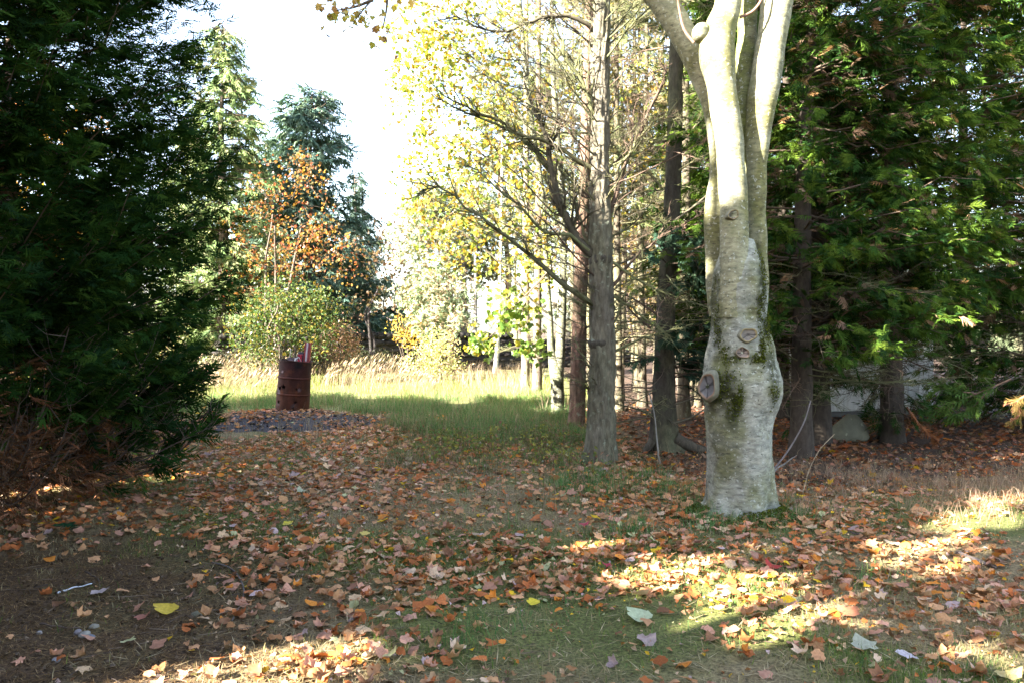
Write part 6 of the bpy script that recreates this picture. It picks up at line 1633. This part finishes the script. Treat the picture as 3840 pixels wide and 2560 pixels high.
n = 5600; y = r.uniform(18.8, 24.5, n); x = r.uniform(-0.56, -0.10, n) * y; k = vn(x * 0.7, y * 0.7, 0, 17) > 0.40; x, y = x[k], y[k]; n = len(x); h = r.uniform(0.4, 0.95, n) * (0.3 + 0.85 * vn(x * 0.55, y * 0.55, 0, 18))
m_ = MB(); cc = mixcol(STR, n, r, 0.25); r2 = np.random.default_rng(9); blades(m_, x, y, h, r.uniform(0.005, 0.010, n), r.uniform(0.02, 0.25, n), cc, r2, wind=(0.28, 0))
hd = n; p = np.stack((x + 0.28 * h, y, gh(x, y) + h * 0.92), 1)
put_sprays(m_, [(lambda kk: (np.array(kk[0]), np.array(kk[1])))(kite((0, 0), (0, 1), 1.0, 0.10))], p, nrm(r.normal(0, 0.15, (hd, 3)) + A([0.55, 0, 0.8])), r.uniform(0.08, 0.17, hd), cc, r)
part('tall_straw', m_, M['grass'], kind='stuff', smooth=False)
n = 1500; y = r.uniform(19, 28, n); x = r.uniform(-0.12, 0.04, n) * y; h = r.uniform(0.25, 0.7, n); m_ = MB(); blades(m_, x, y, h, r.uniform(0.006, 0.012, n), r.uniform(0.1, 0.6, n), mixcol(STR, n, r, 0.3), r); part('straw_by_wall', m_, M['grass'], kind='stuff', smooth=False)
r = np.random.default_rng(681); n = 1500; x = r.uniform(-4.5, 1.2, n); y = r.uniform(10, 18, n); k = vn(x * 0.8, y * 0.8, 0, 9) > 0.42; x, y = x[k], y[k]; n = len(x); m_ = MB(); blades(m_, x, y, r.uniform(0.2, 0.6, n), r.uniform(0.004, 0.007, n), r.uniform(0.1, 0.6, n), mixcol(STR, n, r, 0.3), r); part('dry_stalks', m_, M['grass'], kind='stuff', smooth=False)
# dry grass on the right
n = 26000; y = r.uniform(6.3, 10.2, n); x = r.uniform(2.3, 7.2, n); w_ = np.exp(-((y - (7.7 + 0.10 * (x - 3))) / 1.0) ** 2) * (vn(x * 1.6, y * 1.6, 0, 27) > 0.34); k = r.random(n) < w_; x, y = x[k], y[k]; n = len(x)
m_ = MB(); blades(m_, x, y, r.uniform(0.06, 0.24, n), r.uniform(0.002, 0.0045, n), r.uniform(0.2, 1.0, n), mixcol([(0.32, 0.22, 0.16), (0.26, 0.18, 0.13), (0.40, 0.29, 0.20), (0.22, 0.16, 0.10)], n, r, 0.25), r); part('dry_grass', m_, M['grass'], kind='stuff', smooth=False)
# dry single stems near the pines
n = 420; x = r.uniform(-0.4, 2.9, n); y = r.uniform(6.6, 9.4, n); m_ = MB(); blades(m_, x, y, r.uniform(0.15, 0.45, n), r.uniform(0.003, 0.005, n), r.uniform(0.1, 0.6, n), mixcol(STR, n, r, 0.3) * 0.8, r); part('dry_stems', m_, M['grass'], kind='stuff', smooth=False)
# small green and yellow weeds
WD = []; r = np.random.default_rng(660)
m_ = MB(); cs = np.stack((r.uniform(-1.2, 1.0, 60), r.uniform(8.5, 11.5, 60)), 1); n = 60 * 26; C = np.repeat(cs, 26, 0) + r.normal(0, 0.13, (n, 2)); put_sprays(m_, SMALL, np.stack((C[:, 0], C[:, 1], gh(C[:, 0], C[:, 1]) + r.uniform(0.02, 0.26, n)), 1), r.normal(0, 1, (n, 3)), r.uniform(0.03, 0.07, n), mixcol([(0.16, 0.19, 0.05), (0.28, 0.26, 0.06), (0.10, 0.15, 0.05), (0.22, 0.12, 0.08)], n, r), r); part('low_weeds', m_, M['leaf_small'], kind='stuff', smooth=False)
r = np.random.default_rng(671); n = 2600; a = r.uniform(0, 6.28, n); q = 0.33 + np.abs(r.normal(0, 0.22, n)); x = 1.97 + np.cos(a) * q * 1.1; y = 6.8 + np.sin(a) * q
m_ = MB(); blades(m_, x, y, r.uniform(0.03, 0.13, n), r.uniform(0.002, 0.0045, n), r.uniform(0.1, 0.8, n), mixcol(GT + [(0.30, 0.24, 0.14)], n, r, 0.3), r); part('grass_round_trunk', m_, M['grass'], kind='stuff', smooth=False)
# small broad green plant at lower left
p = G(245, 2005); t = thing('green_seedling', 'small dark green leafed seedling growing in the litter at left', 'plant', p); m_ = MB(); v_, f_ = SMALL[0]
for k in range(9):
    a_ = k * 0.75; F = frames(A([[math.cos(a_), math.sin(a_), 0.5]]))[0] * 0.085; m_.add(v_ * A([1.3, 1, 1]) @ F.T + p + A([math.cos(a_) * 0.02, math.sin(a_) * 0.02, 0.04 + 0.006 * k]), tri=f_, col=A([0.02, 0.07, 0.03]) * (0.8 + 0.05 * k))
part('leaves', m_, M['leaf_small'], t, smooth=False)

# ------------------------------------------------------------------ fallen maple leaves
LC = [('tan', (0.33, 0.205, 0.130)), ('tan', (0.30, 0.19, 0.115)), ('pinkish', (0.36, 0.215, 0.165)), ('pinkish', (0.32, 0.20, 0.16)), ('russet', (0.29, 0.115, 0.055)), ('russet', (0.24, 0.10, 0.05)), ('orange', (0.40, 0.18, 0.06)), ('pale beige', (0.44, 0.34, 0.24)),
      ('pale beige', (0.40, 0.32, 0.25)), ('brown', (0.20, 0.115, 0.065)), ('brown', (0.17, 0.10, 0.065)), ('yellow', (0.46, 0.33, 0.06)), ('pale green', (0.30, 0.32, 0.20)), ('lilac grey', (0.33, 0.27, 0.28)), ('tan', (0.38, 0.24, 0.15)), ('russet', (0.34, 0.14, 0.07))]
for k_ in range(len(LC)): g_ = A(LC[k_][1]); g_ = np.maximum(g_ + (g_ - g_.mean()) * 0.16, 0.01) * 1.22; LC[k_] = (LC[k_][0], tuple(g_ * A([1.08, 0.98, 0.90])))
LP = A([11, 11, 9, 8, 9, 7, 5, 4, 3, 9, 7, 1.6, 0.9, 1.2, 8, 6], float); LP /= LP.sum()
r = np.random.default_rng(700)


def leaf_density(x, y):
    d = np.clip((fbm(x * 0.75, y * 0.75, 0, 121) - 0.30) * 3.2, 0.10, 1.15) * (0.55 + 0.9 * vn(x * 2.4, y * 2.4, 0, 122))
    # heaps: band in the middle foreground and the sunlit right
    d = d + 0.9 * np.exp(-(((x - 0.35) / 0.9) ** 2 + ((y - 5.05) / 0.35) ** 2)) + 0.7 * np.exp(-(((x - 2.3) / 1.1) ** 2 + ((y - 4.3) / 0.7) ** 2)) + 0.5 * np.exp(-(((x + 0.6) / 0.55) ** 2 + ((y - 3.85) / 0.3) ** 2)) + 0.35 * np.exp(-(((x + 2.2) / 1.6) ** 2 + ((y - 8.5) / 2.2) ** 2))
    d = d * (1 - 0.93 * zone_needles(x, y)) * (1 - 0.35 * zone_wood(x, y))
    d = d + 0.40 * np.exp(-((x + 0.8) / 2.4) ** 2 - ((y - 9) / 2.6) ** 2)
    d = d * np.clip(1 - (y - 13.2) / 2.6, 0.03, 1)
    dt = np.hypot(x - 1.96, y - 6.85); d = d * np.clip((dt - 0.33) / 0.10, 0, 1)
    return np.clip(d, 0, 1.5)


n = 104000; y = np.sqrt(r.uniform(2.5 ** 2, 17 ** 2, n)); x = (r.random(n) - 0.5) * (1.46 * y + 2.6)
k = r.random(n) * 1.5 < leaf_density(x, y) * np.where(y < 12, 0.72, 0.8); x, y = x[k], y[k]; n = len(x)
wood_n = 2600; xw = r.uniform(1.2, 9, wood_n); yw = r.uniform(9, 17, wood_n)
x = np.concatenate((x, xw)); y = np.concatenate((y, yw)); n = len(x)
onash = np.hypot((x + 3.9) / 1.75, (y - 13.75) / 1.35) < 1
z = np.where(onash, ash_z(x, y), gh(x, y))
ci = r.choice(len(LC), n, p=LP); col = A([c for _, c in LC])[ci] * r.uniform(0.65, 1.3, (n, 1)); inwood = (zone_wood(x, y) > 0.5)[:, None]; col = np.where(inwood, col * A([0.55, 0.5, 0.5]), col)  # leaves in the wood: old brown, darkened further to carry its shade
size = r.uniform(0.038, 0.098, n) * np.where(r.random(n) < 0.15, 1.25, 1); tm = r.integers(0, 10, n); F = rand_frames(n, r, 0.32); z = z + r.uniform(0.012, 0.040, n)
vis = size / y; u_ = x / y * 2987 + 1920; v_ = 1230 + 1.6 / y * 2987
infr = (u_ > 20) & (u_ < 3820) & (v_ < 2540)

# leaves that catch the eye, each by itself
hero = [(375, 2232, 0.125, (0.46, 0.37, 0.36), 5, 'pale pinkish maple leaf lying underside up on the dark needles at left'), (620, 2300, 0.16, (0.50, 0.36, 0.055), 0, 'yellow maple leaf with long lobes on the brown needles at lower left'), (535, 2330, 0.095, (0.36, 0.15, 0.11), 1, 'dull red brown leaf touching the yellow leaf on the needles'),
        (2395, 2335, 0.17, (0.40, 0.44, 0.28), 0, 'big pale green maple leaf lying flat in the middle foreground'), (2900, 2130, 0.13, (0.36, 0.055, 0.045), 1, 'dark red maple leaf in front of the pale tree, beside the sunlit patch'), (2190, 1975, 0.10, (0.42, 0.07, 0.10), 1, 'crimson leaf standing out left of the pale tree foot'),
        (2000, 2275, 0.09, (0.58, 0.46, 0.05), 0, 'bright yellow leaf left of the big pale green leaf'), (2275, 2130, 0.075, (0.34, 0.05, 0.07), 1, 'small crimson leaf above the heap in the middle foreground'), (3115, 2115, 0.15, (0.36, 0.20, 0.10), 5, 'large tan leaf tilted on the moss right of the pale tree'), (2425, 2420, 0.13, (0.36, 0.27, 0.25), 7, 'greyish pink drooping leaf just below the big pale green leaf'),
        (1080, 1970, 0.10, (0.56, 0.46, 0.07), 0, 'yellow leaf in the left middle ground on the green turf'), (1130, 1855, 0.12, (0.42, 0.44, 0.30), 1, 'pale green folded leaf below the ash heap'), (3240, 2440, 0.15, (0.36, 0.36, 0.27), 5, 'large pale grey green leaf at lower right'), (3400, 2480, 0.11, (0.50, 0.44, 0.47), 9, 'dark backed curled leaf with pale lilac rim at lower right'),
        (3340, 2040, 0.14, (0.50, 0.38, 0.26), 5, 'pale beige leaf humped at the edge of the sunlit dry grass'), (720, 1880, 0.08, (0.38, 0.10, 0.13), 1, 'dusky pink leaf lying in the turf at left'), (3185, 2310, 0.15, (0.40, 0.16, 0.09), 0, 'broad reddish orange leaf below the brightest sun patch'), (1370, 2020, 0.09, (0.52, 0.40, 0.12), 0, 'yellowish leaf standing on edge left of centre'), (3780, 2545, 0.13, (0.46, 0.36, 0.16), 1, 'pale yellow leaf at the bottom right corner')]
meshes = []
for k in range(10):
    b = MB(); v0, f0 = LEAF_HI[k]; b.add(v0, tri=f0); meshes.append(b.mesh('fallen_leaf', M['leaf_fallen_one']))
GRP = 'fallen maple leaves in the foreground'
for hu, hv, s, c, k, lab in hero:
    p = G(hu, hv); zz_ = float(gh(p[0], p[1])) + 0.03
    e = Vector((r.normal(0, .3), 1, 0)).to_track_quat('Y', 'Z').to_euler(); e.rotate_axis('Z', r.uniform(-2, 2)); e.rotate_axis('X', 0.18)
    tag(link('fallen_leaf', meshes[k], None, (p[0], p[1], zz_), e, (s, s, s), c), lab, 'leaf', GRP)
hp = A([G(h[0], h[1])[:2] for h in hero])
near = np.min(np.hypot(x[:, None] - hp[None, :, 0], y[:, None] - hp[None, :, 1]), 1) < 0.10
keep = ~near; x, y, z, ci, col, size, tm, F, vis, infr, u_, v_ = [q[keep] for q in (x, y, z, ci, col, size, tm, F, vis, infr, u_, v_)]; n = len(x)
NIND = 300 - len(hero)
score = np.where(infr, vis, -1); ind = np.argsort(-score)[:NIND]
FORM = ['flat', 'cupped', 'curled', 'rolled up', 'humped', 'arched', 'curled', 'drooping', 'rolled up', 'flat']
MARK = [('big pale green leaf', 2395, 2335), ('dark red leaf', 2900, 2130), ('bright yellow leaf', 2000, 2275), ('large grey green leaf', 3240, 2440), ('yellow leaf on the needles', 620, 2300), ('broad reddish orange leaf', 3185, 2310), ('bottom right corner', 3780, 2545), ('lilac rimmed leaf', 3400, 2480), ('greyish pink drooping leaf', 2425, 2420),
        ('bottom edge centre', 1920, 2540), ('bottom edge left of centre', 1300, 2540), ('right edge of the picture', 3830, 2250), ('bluish pebble by the sunlit leaves', 785, 2490), ('curved dark stick', 890, 2230), ('small crimson leaf', 2275, 2130), ('crimson leaf', 2190, 1975), ('large tan leaf on the moss', 3115, 2115), ('yellowish leaf on edge', 1370, 2020)]
mk = A([(m[1], m[2]) for m in MARK], float)
ORD = ['', 'second ', 'third ', 'fourth ', 'fifth ', 'sixth ', 'seventh ', 'eighth ', 'ninth ', 'tenth ']
seen = {}
order = sorted(ind, key=lambda q: float(np.min(np.hypot(mk[:, 0] - u_[q], (mk[:, 1] - v_[q])))))
for q in order:
    dist = np.hypot(mk[:, 0] - u_[q], mk[:, 1] - v_[q]); m0 = int(np.argmin(dist)); du, dv = u_[q] - mk[m0, 0], v_[q] - mk[m0, 1]
    side = ('right of' if du > 0 else 'left of') if abs(du) > 1.3 * abs(dv) else ('in front of' if dv > 0 else 'behind')
    key = (LC[ci[q]][0], FORM[tm[q]], side, m0); cnt = seen.get(key, 0); seen[key] = cnt + 1
    lab = f"{LC[ci[q]][0]} {FORM[tm[q]]} leaf, {ORD[cnt] + 'nearest' if cnt else 'nearest'} {side} the {MARK[m0][0]}"
    o = bpy.data.objects.new('fallen_leaf', meshes[tm[q]]); COL.objects.link(o)
    Mx = F[q]; e = __import__('mathutils').Matrix(Mx.tolist()).to_euler()
    o.location = (x[q], y[q], z[q]); o.rotation_euler = e; o.scale = (size[q],) * 3; o.color = (*col[q], 1)
    tag(o, lab, 'leaf', GRP)
rest = np.ones(n, bool); rest[ind] = False
m_ = MB(); nearr = rest & (y < 5.8)
for k in range(10):
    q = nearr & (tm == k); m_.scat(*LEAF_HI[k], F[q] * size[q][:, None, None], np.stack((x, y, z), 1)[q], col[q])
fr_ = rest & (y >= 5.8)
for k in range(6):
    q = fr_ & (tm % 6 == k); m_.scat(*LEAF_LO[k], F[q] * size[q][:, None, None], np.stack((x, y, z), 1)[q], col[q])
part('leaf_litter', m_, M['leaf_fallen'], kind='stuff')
m_ = MB(); n = 38000; y = np.sqrt(r.uniform(2.5 ** 2, 11 ** 2, n)); x = (r.random(n) - 0.5) * (1.42 * y + 2.4); k = r.random(n) < np.clip(leaf_density(x, y) + 0.10, 0, 1) * (1 - zone_needles(x, y)); x, y = x[k], y[k]; n = len(x)
q4 = (A([(-.5, -.4, 0), (.5, -.2, .15), (.2, .6, -.1), (-.4, .3, .2)]), A([(0, 1, 2), (0, 2, 3)]))
m_.scat(*q4, rand_frames(n, r, 0.6) * r.uniform(0.006, 0.032, n)[:, None, None], np.stack((x, y, gh(x, y) + 0.015), 1), mixcol([c for _, c in LC], n, r, 0.3))
part('leaf_fragments', m_, M['leaf_fallen'], kind='stuff', smooth=False)
print('leaves', n, 'objects', len(bpy.data.objects), 'tris', sum(len(o.data.loop_triangles) if False else sum(1 for _ in [0]) for o in []))
tot = 0
for me in bpy.data.meshes:
    me.calc_loop_triangles(); tot += len(me.loop_triangles)
print('TRIS', tot)
